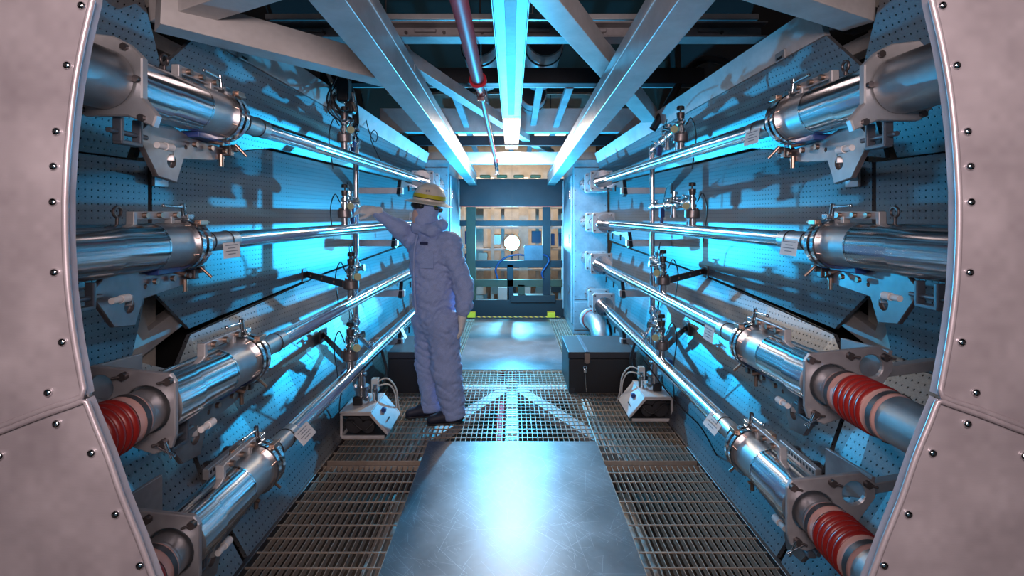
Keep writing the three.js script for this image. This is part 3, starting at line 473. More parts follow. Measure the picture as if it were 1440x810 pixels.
function valve(i, s) {
  MIR = s; const z = VZ[s][i], c = axis(i, z), t = thing('valve_assembly', `steel vacuum valve with black knob on the ${tubeNames[i]} tube, ${s > 0 ? 'person side' : 'duct elbow side'}`, 'valve', c);
  const up = h => c.clone().add(new THREE.Vector3(-.01, h, 0)); const b = up(0), e = up(1);
  obj('neck', crisp(b, e, [[.03, .026], [.085, .026]], 24), M.polish, t);
  obj('body', crisp(b, e, [[.085, .02], [.085, .046], [.093, .05], [.138, .05], [.145, .045], [.145, .02]], 28), M.bracket, t);
  for (let k = 0; k < 6; k++) { const a = k * Math.PI / 3; obj('body_bolt', hex(up(.145).add(new THREE.Vector3(Math.cos(a) * .037, 0, Math.sin(a) * .037)), Yax, .007, .012), M.steelDark, t); }
  obj('stem', crisp(b, e, [[.145, .024], [.165, .024], [.165, .03], [.18, .03], [.18, .02], [.2, .02], [.21, .028], [.225, .028], [.235, .018], [.255, .018]], 24), M.polish, t);
  obj('bonnet', crisp(b, e, [[.245, .01], [.245, .022], [.272, .026], [.285, .026], [.285, .006]], 24), M.steelDark, t);
  obj('spindle', cyl(up(.28), up(.308), .005), M.black, t);
  const kn = obj('knob', crisp(b, e, [[.305, .004], [.305, .025], [.325, .025], [.33, .02], [.33, 0]], 20), M.black, t);
  // manifold towards the riser
  const h = .195, r1 = V(-1.25, c.y + h - .01, riserZ[s]), m0 = up(h);
  const dm = r1.clone().sub(m0), q = k => m0.clone().addScaledVector(dm, k), dn = dm.clone().normalize();
  obj('manifold', [cyl(m0, q(1.05), .021, .021, 20), crisp(q(.25), q(.25).add(dn), [[0, .021], [0, .034], [.03, .034], [.03, .021]], 20), crisp(q(.5), q(.5).add(dn), [[0, .021], [0, .032], [.02, .032], [.02, .021]], 20), crisp(q(.95), q(.95).add(dn), [[0, .02], [0, .036], [.06, .036], [.06, 0]], 20)], M.chrome, t);
  for (const k of [.12, .32, .55, .9]) obj('wing_clamp', wing(q(k), dn, .032), M.chrome, t);
  obj('tee', [cyl(q(.4).add(new THREE.Vector3(0, -.08, 0)), q(.4).add(new THREE.Vector3(0, .075, 0)), .018), cyl(q(.4).add(new THREE.Vector3(0, .075, 0)), q(.4).add(new THREE.Vector3(0, .095, 0)), .03), cyl(q(.4).add(new THREE.Vector3(0, -.1, 0)), q(.4).add(new THREE.Vector3(0, -.08, 0)), .028)], M.chrome, t);
  obj('side_port', [cyl(q(.2), q(.2).add(new THREE.Vector3(.07, .02, 0)), .014), cyl(q(.2).add(new THREE.Vector3(.07, .02, 0)), q(.2).add(new THREE.Vector3(.085, .022, 0)), .024)], M.chrome, t);
  const gz = up(.17).add(new THREE.Vector3(.045, 0, .02)); obj('gauge_face', cyl(gz, gz.clone().add(new THREE.Vector3(.008, 0, .012)), .024, .024, 20), M.gauge, t);
  obj('port', [cyl(up(.11), up(.11).add(new THREE.Vector3(-.02, 0, -.1)), .013), cyl(up(.11).add(new THREE.Vector3(-.02, 0, -.075)), up(.11).add(new THREE.Vector3(-.022, 0, -.1)), .022), cyl(up(.05).add(new THREE.Vector3(0, 0, -.07)), up(.12).add(new THREE.Vector3(0, 0, -.07)), .012), cyl(up(.03).add(new THREE.Vector3(.0, 0, -.07)), up(.06).add(new THREE.Vector3(.0, 0, -.07)), .018)], M.polish, t);
  obj('actuator', [rbox(q(.72).add(new THREE.Vector3(0, -.06, 0)), .035, .075, .05), cyl(q(.72).add(new THREE.Vector3(0, -.16, 0)), q(.72).add(new THREE.Vector3(0, -.1, 0)), .014)], M.blueDark, t);
  obj('cable', [tube([up(.2).add(new THREE.Vector3(-.03, 0, .02)), up(.26).add(new THREE.Vector3(-.09, 0, -.05)), up(.16).add(new THREE.Vector3(-.14, 0, -.1)), up(-.08).add(new THREE.Vector3(-.12, 0, -.12))], .004, 20, 6)], M.rubber, t);
  obj('cable', [tube([q(.45).add(new THREE.Vector3(0, .1, 0)), q(.55).add(new THREE.Vector3(-.03, .17, 0)), q(.75).add(new THREE.Vector3(-.04, .12, 0)), q(.8).add(new THREE.Vector3(-.03, -.1, 0))], .0035, 20, 6)], M.rubber, t);
  if (i > 1) { const o = thing('valve_stay', `flat dark stay plate holding the ${tubeNames[i]} valve, ${s > 0 ? 'person side' : 'duct elbow side'}`, 'bracket', up(.12).add(new THREE.Vector3(-.2, 0, .05)));
    const a = up(.12).add(new THREE.Vector3(-.05, 0, .01)), w2 = V(-(fLow(c.y + .12, z + .6)), c.y + .12, z + .6); obj('plate', beam(a, w2, .012, .05), M.steelDark, o); obj('wall_flange', rbox(w2.clone().add(new THREE.Vector3(.03, 0, .06)), .014, .1, .14), M.steelDark, o);
    for (const k of [.2, .5, .8]) obj('bolt', hex(a.clone().lerp(w2, k).addScaledVector(EZ, .004), EZ, .008, .01), M.bronze, o); }
  MIR = 1;
}
for (const s of [1, -1]) for (let i = 0; i < 4; i++) valve(i, s);

// cable bundle and hoses above the risers
{ const t = thing('cable_bundle', 'tangled black cables and shiny fittings above the riser under the diagonal brace', 'cables', V(-1.27, 2.15, 4.0));
  const r = rng(9), k0 = ray(484, 128, 3.75);
  obj('connector', [rbox(k0, .09, .17, .1, .02), rbox(ray(493, 150, 3.8), .07, .11, .09, .02)], M.black, t);
  for (let k = 0; k < 9; k++) { const a = ray(456 + r() * 40, 95 + r() * 30, 3.6 + r() * .4), b = ray(455 + r() * 20, 135 + r() * 20, 3.7), c = ray(475 + r() * 25, 165 + r() * 12, 3.8), d = ray(490 + r() * 14, 195, 3.75); obj('cable', tube([a, b, c, d], .005 + r() * .004, 20, 6), k % 3 === 2 ? M.slateLite : M.rubber, t); }
  for (let k = 0; k < 7; k++) { const p = ray(462 + r() * 40, 102 + r() * 62, 3.72 + r() * .15); obj('fitting', [cyl(p, p.clone().add(new THREE.Vector3(.05 * (r() - .5), .05, .03)), .014), ringG(p, EX, .018, .005, 16, 6)], k % 3 ? M.chrome : M.bronze, t); } }
tag(obj('vacuum_hose', tube([ray(430, 86, 3.4), ray(456, 92, 3.7), ray(478, 102, 3.95), ray(492, 125, 4.08), ray(499, 155, 4.1), ray(501, 185, 4.1)], .027, 40, 12), M.rubber), 'thick black hose arching down onto the riser under the diagonal brace', 'hose');
tag(obj('vacuum_hose', tube([ray(1040, 98, 4.4), ray(1015, 86, 4.5), ray(988, 84, 4.6), ray(965, 100, 4.6), ray(947, 132, 4.55), ray(928, 165, 4.55), ray(918, 182, 4.55)], .033, 40, 12), M.rubber), 'thick black hose looping over to the riser near the wall ledge and white beam', 'hose');
for (const [l, pts, Z] of [['thin black wire looping beside the riser below the pale cross beam', [[508, 130], [513, 160], [521, 190], [528, 200], [531, 190], [526, 183], [521, 192], [530, 215], [536, 226]], 4.6], ['thin black wire hanging down the lower wall behind the tagged tubes', [[905, 505], [930, 540], [960, 575], [985, 600], [1005, 635], [1018, 660], [1017, 672], [1008, 672]], 3.1]])
  tag(obj('wire', tube(pts.map(([u, v]) => ray(u, v, Z)), .0045, 50, 6), M.rubber), l, 'wire');

// ------------------------------------------------------------------ pump carts
function pumpCart(s, X, Zf, label) { MIR = s; const t = thing('pump_cart', label, 'pump', V(-X, 0, Zf + .18)); const x0 = -X - .15, x1 = -X + .15, h = .18, sl = .1;  // sloping panel faces the aisle
  const prof = [[x0, .025], [x1, .025], [x1 + .02, .06], [x1 - sl, h], [x0, h]];
  const side = (Z) => [beam(V(x0, .02, Z), V(x1, .02, Z), .018, .022), beam(V(x0, .02, Z), V(x0, h, Z), .018, .018), beam(V(x0, h, Z), V(x1 - sl, h, Z), .018, .022), beam(V(x1 - sl, h, Z), V(x1 + .015, .05, Z), .018, .022)];
  obj('frame', [side(Zf), side(Zf + .36), beam(V(x0, .02, Zf), V(x0, .02, Zf + .36), .02, .02)], M.white, t);
  obj('lid', rbox(V((x0 + x1 - sl) / 2, h + .012, Zf + .18), x1 - sl - x0 + .02, .014, .39), M.white, t);
  const pn = obj('sloping_panel', beam(V(x1 - sl, h + .012, Zf + .18), V(x1 + .025, .04, Zf + .18), .39, .012, new THREE.Vector3(1, 1, 0)), M.white, t);
  const pp = (k, dz) => V(x1 - sl + (.125) * k + .012, h + .012 - (h - .028) * k + .012, Zf + .18 + dz);
  obj('button', rbox(pp(.35, -.03), .03, .03, .035, .004), M.blueDark, pn); obj('marking', [rbox(pp(.68, -.04), .006, .012, .012, .001), rbox(pp(.68, -.06), .006, .012, .012, .001), rbox(pp(.68, -.08), .006, .012, .01, .001)], M.ink, pn);
  obj('inner_pump', [cyl(V(-X - .08, .08, Zf + .06), V(-X - .08, .08, Zf + .3), .06), cyl(V(-X + .02, .07, Zf + .05), V(-X + .02, .07, Zf + .2), .045), rbox(V(-X - .03, .13, Zf + .2), .2, .05, .25)], M.dark, t);
  obj('inner_hose', tube([V(-X - .1, .12, Zf + .04), V(-X, .06, Zf + .02), V(-X + .06, .11, Zf + .05), V(-X, .14, Zf + .1)], .006), M.rubber, t);
  obj('base_sheet', rbox(V(-X, .012, Zf + .18), .3, .006, .36), M.dark, t);
  // turbo pump standing on the lid
  const c = V(-X - .06, h + .02, Zf + .16), e = c.clone().add(Yax);
  obj('turbo_pump', crisp(c, e, [[0, .06], [.05, .06], [.05, .048], [.1, .045], [.1, .056], [.125, .056], [.125, .03], [.2, .026], [.2, .04], [.215, .04], [.215, .02], [.32, .02]], 24), M.polish, t);
  obj('motor', [rbox(c.clone().add(new THREE.Vector3(-.01, .03, .04)), .07, .06, .05, .008)], M.black, t);
  obj('exhaust_block', [rbox(c.clone().add(new THREE.Vector3(-.08, .21, .02)), .1, .07, .09, .01)], M.blueDark, t);
  obj('fittings', [wing(c.clone().add(new THREE.Vector3(0, .24, 0)), new THREE.Vector3(.2, 1, 0), .03), wing(c.clone().add(new THREE.Vector3(.03, .3, -.04)), new THREE.Vector3(1, .6, -.5), .03), cyl(c.clone().add(new THREE.Vector3(0, .28, 0)), c.clone().add(new THREE.Vector3(.05, .36, -.12)), .02), wing(c.clone().add(new THREE.Vector3(.05, .36, -.12)), new THREE.Vector3(1, .6, -.5), .03), cyl(c.clone().add(new THREE.Vector3(.05, .36, -.12)), V(-1.25, .62, riserZ[s]), .02), cyl(c.clone().add(new THREE.Vector3(.09, 0, -.04)), c.clone().add(new THREE.Vector3(.09, .09, -.04)), .022), cyl(c.clone().add(new THREE.Vector3(.09, .09, -.04)), c.clone().add(new THREE.Vector3(.09, .12, -.04)), .014)], M.chrome, t);
  obj('power_lead', [tube([c.clone().add(new THREE.Vector3(.06, .1, -.1)), c.clone().add(new THREE.Vector3(.14, .12, -.18)), c.clone().add(new THREE.Vector3(.2, .05, -.2)), c.clone().add(new THREE.Vector3(.22, -.12, -.24)), c.clone().add(new THREE.Vector3(.24, -.2, -.26))], .006), tube([c.clone().add(new THREE.Vector3(.06, .08, -.1)), c.clone().add(new THREE.Vector3(.16, .08, -.16)), c.clone().add(new THREE.Vector3(.2, .0, -.2)), c.clone().add(new THREE.Vector3(.21, -.19, -.22))], .006), rbox(c.clone().add(new THREE.Vector3(.07, .09, -.12)), .05, .1, .05)], M.cream, t);
  obj('cable', tube([c.clone().add(new THREE.Vector3(-.05, .24, .05)), c.clone().add(new THREE.Vector3(-.12, .1, .07)), c.clone().add(new THREE.Vector3(-.1, -.05, .14)), c.clone().add(new THREE.Vector3(.0, -.06, .17))], .005), M.rubber, t);
  obj('drain_hose', [tube([c.clone().add(new THREE.Vector3(.1, .32, -.2)), c.clone().add(new THREE.Vector3(.13, .15, -.22)), c.clone().add(new THREE.Vector3(.08, .02, -.25))], .012)], M.rubber, t);
  MIR = 1; }
pumpCart(1, 1.035, 3.56, 'white vacuum pump cart with a blue button beside the person\'s shoes');
pumpCart(-1, 1.055, 3.86, 'white vacuum pump cart in front of the black case with a latch');

// ------------------------------------------------------------------ black cases, elbow duct
for (const s of [-1, 1]) { MIR = s; const x0 = s > 0 ? .56 : .5, x1 = 1.09, z0 = 4.5, z1 = 5.12, t = thing('equipment_case', s > 0 ? 'black equipment case on the grating behind the person\'s legs' : 'black equipment case with pale strap and latch beside the pump cart', 'case', V(-(x0 + x1) / 2, 0, (z0 + z1) / 2));
  obj('body', rbox(V(-(x0 + x1) / 2, .15, (z0 + z1) / 2), x1 - x0, .3, z1 - z0, .008), M.black, t);
  obj('lid', rbox(V(-(x0 + x1) / 2, .332, (z0 + z1) / 2), x1 - x0 + .01, .06, z1 - z0 + .01, .008), M.dark, t);
  obj('strap', [rbox(V(-(x0 + .16), .364, (z0 + z1) / 2), .03, .006, z1 - z0 + .014, .002)], M.slateLite, t);
  const l = obj('latch', [rbox(V(-(x0 + .16), .31, z0 - .01), .05, .08, .014), rbox(V(-(x0 + .16), .28, z0 - .018), .03, .03, .01)], M.bronze, t);
  obj('padlock', [ringG(V(-(x0 + .14), .23, z0 - .016), EZ, .014, .004, 16, 6), rbox(V(-(x0 + .14), .2, z0 - .016), .025, .03, .012), cyl(V(-(x0 + .14), .19, z0 - .014), V(-(x0 + .15), .02, z0 - .02), .003, .003, 6)], M.chrome, l);
  for (const x of [x0 + .03, x1 - .03]) obj('corner_cap', rbox(V(-x, .02, z0 + .02), .05, .04, .05), M.rubber, t); }
MIR = 1;
{ const t = thing('duct_elbow', 'silver duct elbow with a red gasket ring behind the black case', 'duct', ray(838, 470, 6.0));
  const c = [ray(828, 448, 6.7), ray(833, 450, 6.45), ray(840, 456, 6.2), ray(845, 470, 6.05), ray(847, 500, 6.0), ray(847, 525, 6.0)];
  obj('elbow', tube(c, .115, 40, 24), M.satin, t); obj('flange', ringG(c[0].clone().lerp(c[1], .3), c[1].clone().sub(c[0]), .12, .016, 32, 8), M.alu, t); obj('gasket', ringG(c[1].clone(), c[2].clone().sub(c[0]), .118, .01, 32, 8), M.bellow, t); }
// slotted rails on the lower wall
for (const s of [1, -1]) { MIR = s; const t = thing('slotted_rail', s > 0 ? 'slotted metal rail with knobs on the lower wall above the lowest tube, person side' : 'slotted metal rail with knobs on the lower wall above the lowest tube, duct elbow side', 'rail', V(-1.45, .5, 2.3));
  const [za, ya] = onWall(fLow, 273, 668), [zb, yb] = onWall(fLow, 326, 625), a = V(-fLow(ya, za) + .05, ya, za), b = V(-fLow(yb, zb) + .05, yb, zb);
  obj('rail', beam(a, b, .03, .05), M.alu, t); for (let k = 0; k < 12; k++) { const p = a.clone().lerp(b, .06 + k * .08); obj('slot', rbox(p.add(new THREE.Vector3(.014, .004, 0)), .004, .016, .014, .001), M.dark, t); }
  obj('back_arm', [rbox(a.clone().lerp(b, .3).add(new THREE.Vector3(-.03, 0, 0)), .07, .03, .03), rbox(a.clone().lerp(b, .8).add(new THREE.Vector3(-.03, 0, 0)), .07, .03, .03)], M.steelDark, t);
  for (const [k, dy] of [[.15, -.08], [.45, -.07], [.75, -.05]]) { const p = a.clone().lerp(b, k).add(new THREE.Vector3(.0, dy, 0)); obj('knob', [cyl(p.clone().add(new THREE.Vector3(-.08, 0, 0)), p.clone().add(new THREE.Vector3(.04, .01, 0)), .012), cyl(p.clone().add(new THREE.Vector3(.04, .01, 0)), p.clone().add(new THREE.Vector3(.055, .012, 0)), .022)], M.polish, t); }
  obj('clamp_block', rbox(a.clone().lerp(b, .55).add(new THREE.Vector3(.02, -.03, 0)), .07, .05, .09), M.paper, t); }
MIR = 1;
// ledge sockets, wall screws, lifting eyes
for (const s of [1, -1]) { MIR = s; const p = onWall(fLedge, 341, 79), q = V(-fLedge(p[1], p[0]) + .006, p[1], p[0]); const t = thing('ledge_pocket', s > 0 ? 'small metal pocket plate set in the pale ledge, person side' : 'small metal pocket plate set in the pale ledge, duct elbow side', 'fitting', q);
  obj('plate', rbox(q, .012, .05, .1), M.alu, t); obj('slot', rbox(q.clone().add(new THREE.Vector3(.006, -.012, 0)), .006, .016, .06), M.black, t); } MIR = 1;

// ------------------------------------------------------------------ person in coverall
function surfaceNet(f, lo, hi, c) {
  const n = [0, 1, 2].map(k => Math.ceil((hi[k] - lo[k]) / c) + 1), [nx, ny, nz] = n, val = new Float32Array(nx * ny * nz), id = (i, j, k) => (k * ny + j) * nx + i;
  for (let k = 0; k < nz; k++) for (let j = 0; j < ny; j++) for (let i = 0; i < nx; i++) val[id(i, j, k)] = f(lo[0] + i * c, lo[1] + j * c, lo[2] + k * c);
  const vid = new Int32Array(nx * ny * nz).fill(-1), pos = [], ind = [];
  for (let k = 0; k < nz - 1; k++) for (let j = 0; j < ny - 1; j++) for (let i = 0; i < nx - 1; i++) {
    let sx = 0, sy = 0, sz = 0, m = 0; const v = d => val[id(i + (d & 1), j + (d >> 1 & 1), k + (d >> 2))];
    for (let a = 0; a < 8; a++) for (const b of [1, 2, 4]) { if (a & b) continue; const va = v(a), vb = v(a | b); if ((va < 0) === (vb < 0)) continue; const t = va / (va - vb); sx += (a & 1) + (b === 1 ? t : 0); sy += (a >> 1 & 1) + (b === 2 ? t : 0); sz += (a >> 2) + (b === 4 ? t : 0); m++; }
    if (m) { vid[id(i, j, k)] = pos.length / 3; pos.push(lo[0] + (i + sx / m) * c, lo[1] + (j + sy / m) * c, lo[2] + (k + sz / m) * c); } }
  const quad = (a, b, cc, d, fl) => fl ? ind.push(a, cc, b, a, d, cc) : ind.push(a, b, cc, a, cc, d);
  for (let k = 1; k < nz - 1; k++) for (let j = 1; j < ny - 1; j++) for (let i = 1; i < nx - 1; i++) { const s = val[id(i, j, k)] < 0;
    if (s !== val[id(i + 1, j, k)] < 0) quad(vid[id(i, j - 1, k - 1)], vid[id(i, j, k - 1)], vid[id(i, j, k)], vid[id(i, j - 1, k)], !s);
    if (s !== val[id(i, j + 1, k)] < 0) quad(vid[id(i - 1, j, k - 1)], vid[id(i - 1, j, k)], vid[id(i, j, k)], vid[id(i, j, k - 1)], !s);
    if (s !== val[id(i, j, k + 1)] < 0) quad(vid[id(i - 1, j - 1, k)], vid[id(i, j - 1, k)], vid[id(i, j, k)], vid[id(i - 1, j, k)], !s); }
  const g = new THREE.BufferGeometry(); g.setAttribute('position', new THREE.Float32BufferAttribute(pos, 3)); g.setIndex(ind); g.computeVertexNormals(); return g;
}
const smin = (a, b, k) => { const h = Math.max(k - Math.abs(a - b), 0) / k; return Math.min(a, b) - h * h * k * .25; };
function capsule(px, py, pz, a, b, ra, rb, flat) { const dx = b.x - a.x, dy = b.y - a.y, dz = b.z - a.z, ex = px - a.x, ey = py - a.y, ez = pz - a.z; const h = Math.max(0, Math.min(1, (ex * dx + ey * dy + ez * dz) / (dx * dx + dy * dy + dz * dz || 1e-9))); return Math.hypot(ex - dx * h, ey - dy * h, ez - dz * h) - (ra + (rb - ra) * h); }
const bodyField = (bones, k, extra) => (x, y, z) => { let d = 9; for (const [a, b, ra, rb] of bones) d = smin(d, capsule(x, y, z, a, b, ra, rb), k); return d + (extra ? extra(x, y, z) : 0); };
function bounds(bones, pad) { const lo = [9e9, 9e9, 9e9], hi = [-9e9, -9e9, -9e9]; for (const [a, b, ra, rb] of bones) for (const [p, r] of [[a, ra], [b, rb]]) [p.x, p.y, p.z].forEach((v, k) => { lo[k] = Math.min(lo[k], v - r - pad); hi[k] = Math.max(hi[k], v + r + pad); }); return [lo, hi]; }
{
  const D = 3.92, J = (u, v, dz = 0) => ray(u, v, D + dz);
  const t = thing('person', 'person in pale blue coverall, hood and cream hard hat reaching out to a pipe', 'person', V(-.56, 0, D));
  const neck = J(603, 322, .02), chest = J(606, 356), waist = J(609, 412), hipC = J(612, 448), shR = J(586, 339, .10), shL = J(630, 344, -.08);
  const hipR = J(603, 452, .08), hipL = J(623, 454, -.06), kneeR = J(602, 514, .08), kneeL = J(628, 520, -.06), ankR = J(607, 570, .08), ankL = J(638, 580, -.05);
  const elL = J(651, 398, -.10), wrL = J(650, 436, -.14), elR = J(562, 322, -.02), wrR = J(531, 300, -.06);
  const head = J(601, 291, 0), chin = J(596, 311, -.02);
  const bones = [[head, head, .098, .098], [head, chin, .092, .075], [chin, neck, .078, .085], [neck, chest, .085, .125], [shR, shL, .085, .085], [shR, chest, .09, .13], [shL, chest, .09, .13], [chest, waist, .135, .135], [J(596, 372), J(602, 430), .1, .1], [J(620, 372), J(622, 430), .11, .11], [waist, hipC, .135, .135], [hipR, hipL, .12, .12],
    [hipR, kneeR, .12, .092], [hipL, kneeL, .125, .105], [kneeR, ankR, .086, .076], [kneeL, ankL, .105, .09], [shL, elL, .082, .068], [elL, wrL, .068, .046], [shR, elR, .085, .064], [elR, wrR, .062, .038],
    [J(655, 405, -.12), J(655, 428, -.14), .05, .052]];
  const crease = (x, y, z) => { const q = Math.abs(noise.noise(x, y, z)); return .25 - Math.min(.5, q * 1.6); };
  const folds = (x, y, z) => { // gathered cloth: folds run around limbs and across the trunk
    const h = y; const low = Math.max(0, Math.min(1, (1.45 - h) / .1)); const w = crease(x * 6, y * 15 + x * 6, z * 6) * .023 + crease(x * 11 + 5, y * 20 - x * 22, z * 10) * .014 + noise.noise(x * 24, y * 12, z * 24) * .004; return w * (.4 + .6 * low); };
  const [lo, hi] = bounds(bones, .03); lo[1] = Math.max(lo[1], .075);
  obj('body', surfaceNet(bodyField(bones, .045, folds), lo, hi, .0095), M.suit, t);
  // hood collar drape
  obj('hood_collar', surfaceNet(bodyField([[J(588, 319, -.04), J(608, 324, -.09), .05, .05], [J(608, 324, -.09), J(622, 316, -.02), .05, .045], [J(588, 319, -.04), J(590, 318, .08), .05, .05]], .03, (x, y, z) => noise.noise(x * 26, y * 40, z * 26) * .007), [J(575, 319, 0).x - .06, J(0, 335).y, -(D + .2)], [J(640, 0, 0).x, J(0, 300).y, -(D - .22)], .008), M.suit, t);
  // trousers hem cuffs
  for (const [a, k] of [[ankR, kneeR], [ankL, kneeL]]) { const d = k.clone().sub(a).normalize(); obj('hem', lathe(a.clone().addScaledVector(d, -.03), a.clone().addScaledVector(d, .97), [[0, .074], [0, .086], [.02, .088], [.05, .084], [.07, .07]], 28), M.suit, t); }
  // visor and mask in the hood opening: faces the wall, a little towards the camera
  const look = new THREE.Vector3(-.86, -.04, .5).normalize();
  obj('mask', surfaceNet(bodyField([[J(589, 302, -.045), J(588, 312, -.045), .052, .045]], .02), [J(570, 0, 0).x, J(0, 330).y, -(D + .1)], [J(606, 0, 0).x, J(0, 286).y, -(D - .15)], .006), M.skin, t);
  obj('goggles', surfaceNet(bodyField([[J(585.5, 288, -.075), J(592, 289, -.105), .026, .024], [J(585.5, 288, -.075), J(582.5, 288, -.0), .026, .026]], .02), [J(570, 0, 0).x, J(0, 302).y, -(D + .08)], [J(604, 0, 0).x, J(0, 274).y, -(D - .16)], .005), M.black, t);
  obj('ear_strap', [rbox(J(614, 293, -.09), .03, .022, .02, .006), rbox(J(620, 296, -.06), .03, .03, .03, .008)], M.black, t);
  obj('neck_flap', rbox(J(611, 289, -.078), .05, .03, .012, .005), M.hatBand, t);
  // zip flap, pocket, name strip, seams
  obj('zip_flap', tube([J(587, 330, -.12), J(583, 350, -.13), J(582, 380, -.14), J(583, 410, -.14), J(585, 440, -.12)], .009, 30, 6), M.suit, t);
  obj('name_strip', orient(rbox(new THREE.Vector3(), .065, .02, .006, .002), J(596, 342, -.158), J(596, 342, -.158).add(new THREE.Vector3(-.35, .1, .93))), M.suitDark, t);
  obj('pocket', orient(rbox(new THREE.Vector3(), .11, .13, .008, .003), J(600, 365, -.15), J(600, 365, -.15).add(new THREE.Vector3(-.3, .04, .95))), M.suit, t);
  // hands
  function hand(wr, dir, palmN, curl, label, wide) { // dir: to the fingertips, palmN: out of the palm
    const x = dir.clone().normalize(), n = palmN.clone().addScaledVector(x, -palmN.dot(x)).normalize(), y = n.clone().cross(x); const at = (a, b, c) => wr.clone().addScaledVector(x, a).addScaledVector(y, b).addScaledVector(n, c);
    const B = [[at(-.04, 0, 0), at(.02, 0, 0), .033, .03], [at(.02, -.022, 0), at(.085, -.03, 0), .02, .017], [at(.02, .022, 0), at(.085, .03, 0), .02, .017], [at(.02, 0, 0), at(.088, 0, 0), .022, .018]];
    const L = [.075, .085, .08, .062]; for (let i = 0; i < 4; i++) { const b = -.033 + i * .022; let p = at(.085, b, 0), a = 0; for (let s = 0; s < 3; s++) { a += curl * (s ? 1 : .7); const l = L[i] * [.42, .32, .26][s], q = p.clone().addScaledVector(x, Math.cos(a) * l).addScaledVector(n, Math.sin(a) * l); B.push([p, q, .0105 - s * .0008, .0098 - s * .0008]); p = q; } }
    let p = at(.02, -.03, .008), q = at(.05, -.062, .02), r = at(.085, -.066, .032); B.push([p, q, .015, .0125], [q, r, .0115, .01]);
    const f = (X, Y, Z) => { let d = 9; for (let i = 0; i < B.length; i++) d = smin(d, capsule(X, Y, Z, ...B[i]), i < 4 ? .02 : .008); return d; };
    const [l, h] = bounds(B, .012); obj('glove', surfaceNet(f, l, h, .0032), M.glove, t).userData.label = label;
  }
  hand(wrR.clone().addScaledVector(wrR.clone().sub(elR).normalize(), .035), new THREE.Vector3(-1, .08, -.1), new THREE.Vector3(-.1, -.75, -.6), .38, 'pale glove reaching out to the pipe');
  hand(wrL.clone().add(new THREE.Vector3(0, -.045, 0)), new THREE.Vector3(-.03, -1, .06), new THREE.Vector3(-1, -.02, -.15), .22, 'pale glove hanging at the side');
  obj('wrist_cuff', [ringG(wrL.clone().add(new THREE.Vector3(0, -.02, 0)), new THREE.Vector3(0, 1, 0), .036, .012, 24, 8)], M.suit, t);
  // shoes
  for (const [a, dx] of [[ankR, 0], [ankL, 0]]) { const g = V(a.x, 0, -a.z); const sp = (x, y, z) => g.clone().add(new THREE.Vector3(x, y, z));
    const B = [[sp(.03, .045, -.01), sp(-.06, .05, .015), .045, .045], [sp(-.06, .048, .015), sp(-.16, .036, .05), .045, .034], [sp(.02, .05, 0), sp(.02, .095, 0), .05, .05]];
    const f0 = bodyField(B, .03), f = (x, y, z) => Math.max(f0(x, y, z), .008 - y); const [l, h] = bounds(B, .01); l[1] = -.01; const sh = obj('shoe', surfaceNet(f, l, h, .006), M.shoe, t);
    obj('sole', surfaceNet((x, y, z) => Math.max(f0(x, Math.max(y, .03), z) - .004, y - .016, .002 - y), [l[0], -.01, l[2]], [h[0], .04, h[2]], .004), M.rubber, sh); }
  // hard hat with full brim
  const hc = J(603.5, 283, -.005), tilt = new THREE.Vector3(.16, 1, .03).normalize();
  const hat = obj('hard_hat', [lathe(hc, hc.clone().add(tilt), [[-.004, .125], [.02, .124], [.06, .116], [.1, .095], [.125, .062], [.137, .03], [.14, 0]], 40), lathe(hc, hc.clone().add(tilt), [[.004, .12], [-.006, .15], [-.018, .185], [-.021, .187], [-.023, .184], [-.01, .145], [-.002, .12]], 48)], M.hat, t);
  obj('hat_band', lathe(hc, hc.clone().add(tilt), [[.022, .1245], [.022, .127], [.05, .1225], [.05, .119]], 40), M.hatBand, hat);
  obj('hat_ridge', [ringG(hc.clone().addScaledVector(tilt, .02), tilt, .125, .0035, 48, 6)], M.black, hat);
  const mk = hc.clone().addScaledVector(tilt, .075).add(new THREE.Vector3(.0, 0, .109)); obj('hat_emblem', [orient(rbox(new THREE.Vector3(-.012, 0, 0), .014, .016, .004, .001), mk, mk.clone().add(new THREE.Vector3(0, .45, .9))), orient(rbox(new THREE.Vector3(.006, 0, 0), .012, .016, .004, .001), mk, mk.clone().add(new THREE.Vector3(0, .45, .9)))], M.greyMark, hat);
}
// entry light fixture behind the camera, hall light high above
{ const t = thing('entry_light', 'rectangular ceiling light hanging before the entry opening', 'lamp', V(0, 1.8, -.45)); obj('housing', orient(rbox(new THREE.Vector3(0, 0, -.045), 1.04, .44, .05, .01), V(0, 2.0, -.4), V(0, 1.8, 1.0)), M.white, t); obj('lamp_face', orient(rbox(new THREE.Vector3(0, 0, -.012), 1.0, .4, .01, .003), V(0, 2.0, -.4), V(0, 1.8, 1.0)), glow(PINK, 2), t); obj('hanger', [cyl(V(-.4, 2.2, -.46), V(-.4, 4.6, -.46), .008), cyl(V(.4, 2.2, -.46), V(.4, 4.6, -.46), .008)], M.black, t);
  const h = thing('hall_lamp', 'wide hall lamp mounted high under the roof', 'lamp', V(0, 4.45, 5)); obj('housing', rbox(V(0, 4.5, 5), 1.44, .1, .44), M.white, h); obj('lamp_face', rbox(V(0, 4.43, 5), 1.4, .02, .4), glow(PINK, 1), h);
  const s = thing('store_lamp', 'ceiling lamp over the storage rack', 'lamp', V(0, 3.25, 10.6)); obj('housing', rbox(V(0, 3.3, 10.6), 2.24, .08, .54), M.white, s); obj('lamp_face', rbox(V(0, 3.235, 10.6), 2.2, .02, .5), glow(WARM, 2), s); obj('hanger', [cyl(V(-.8, 3.34, 10.6), V(-.8, 4.6, 10.6), .008), cyl(V(.8, 3.34, 10.6), V(.8, 4.6, 10.6), .008)], M.black, s); }

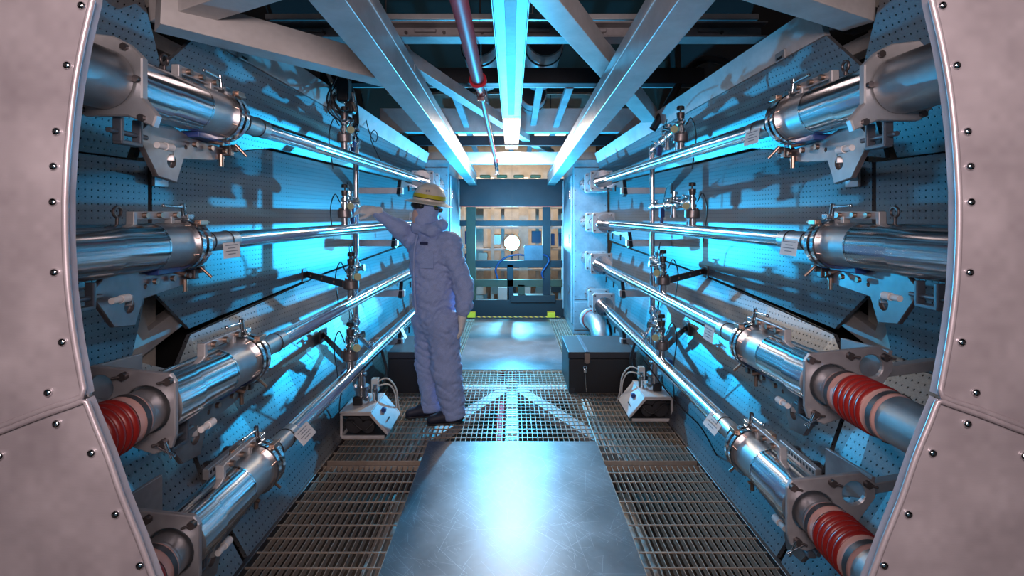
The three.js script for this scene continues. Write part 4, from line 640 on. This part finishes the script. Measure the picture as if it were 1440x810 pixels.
scene.traverse(o => { if (o.isMesh) o.castShadow = o.receiveShadow = true; });
renderer.render(scene, camera);
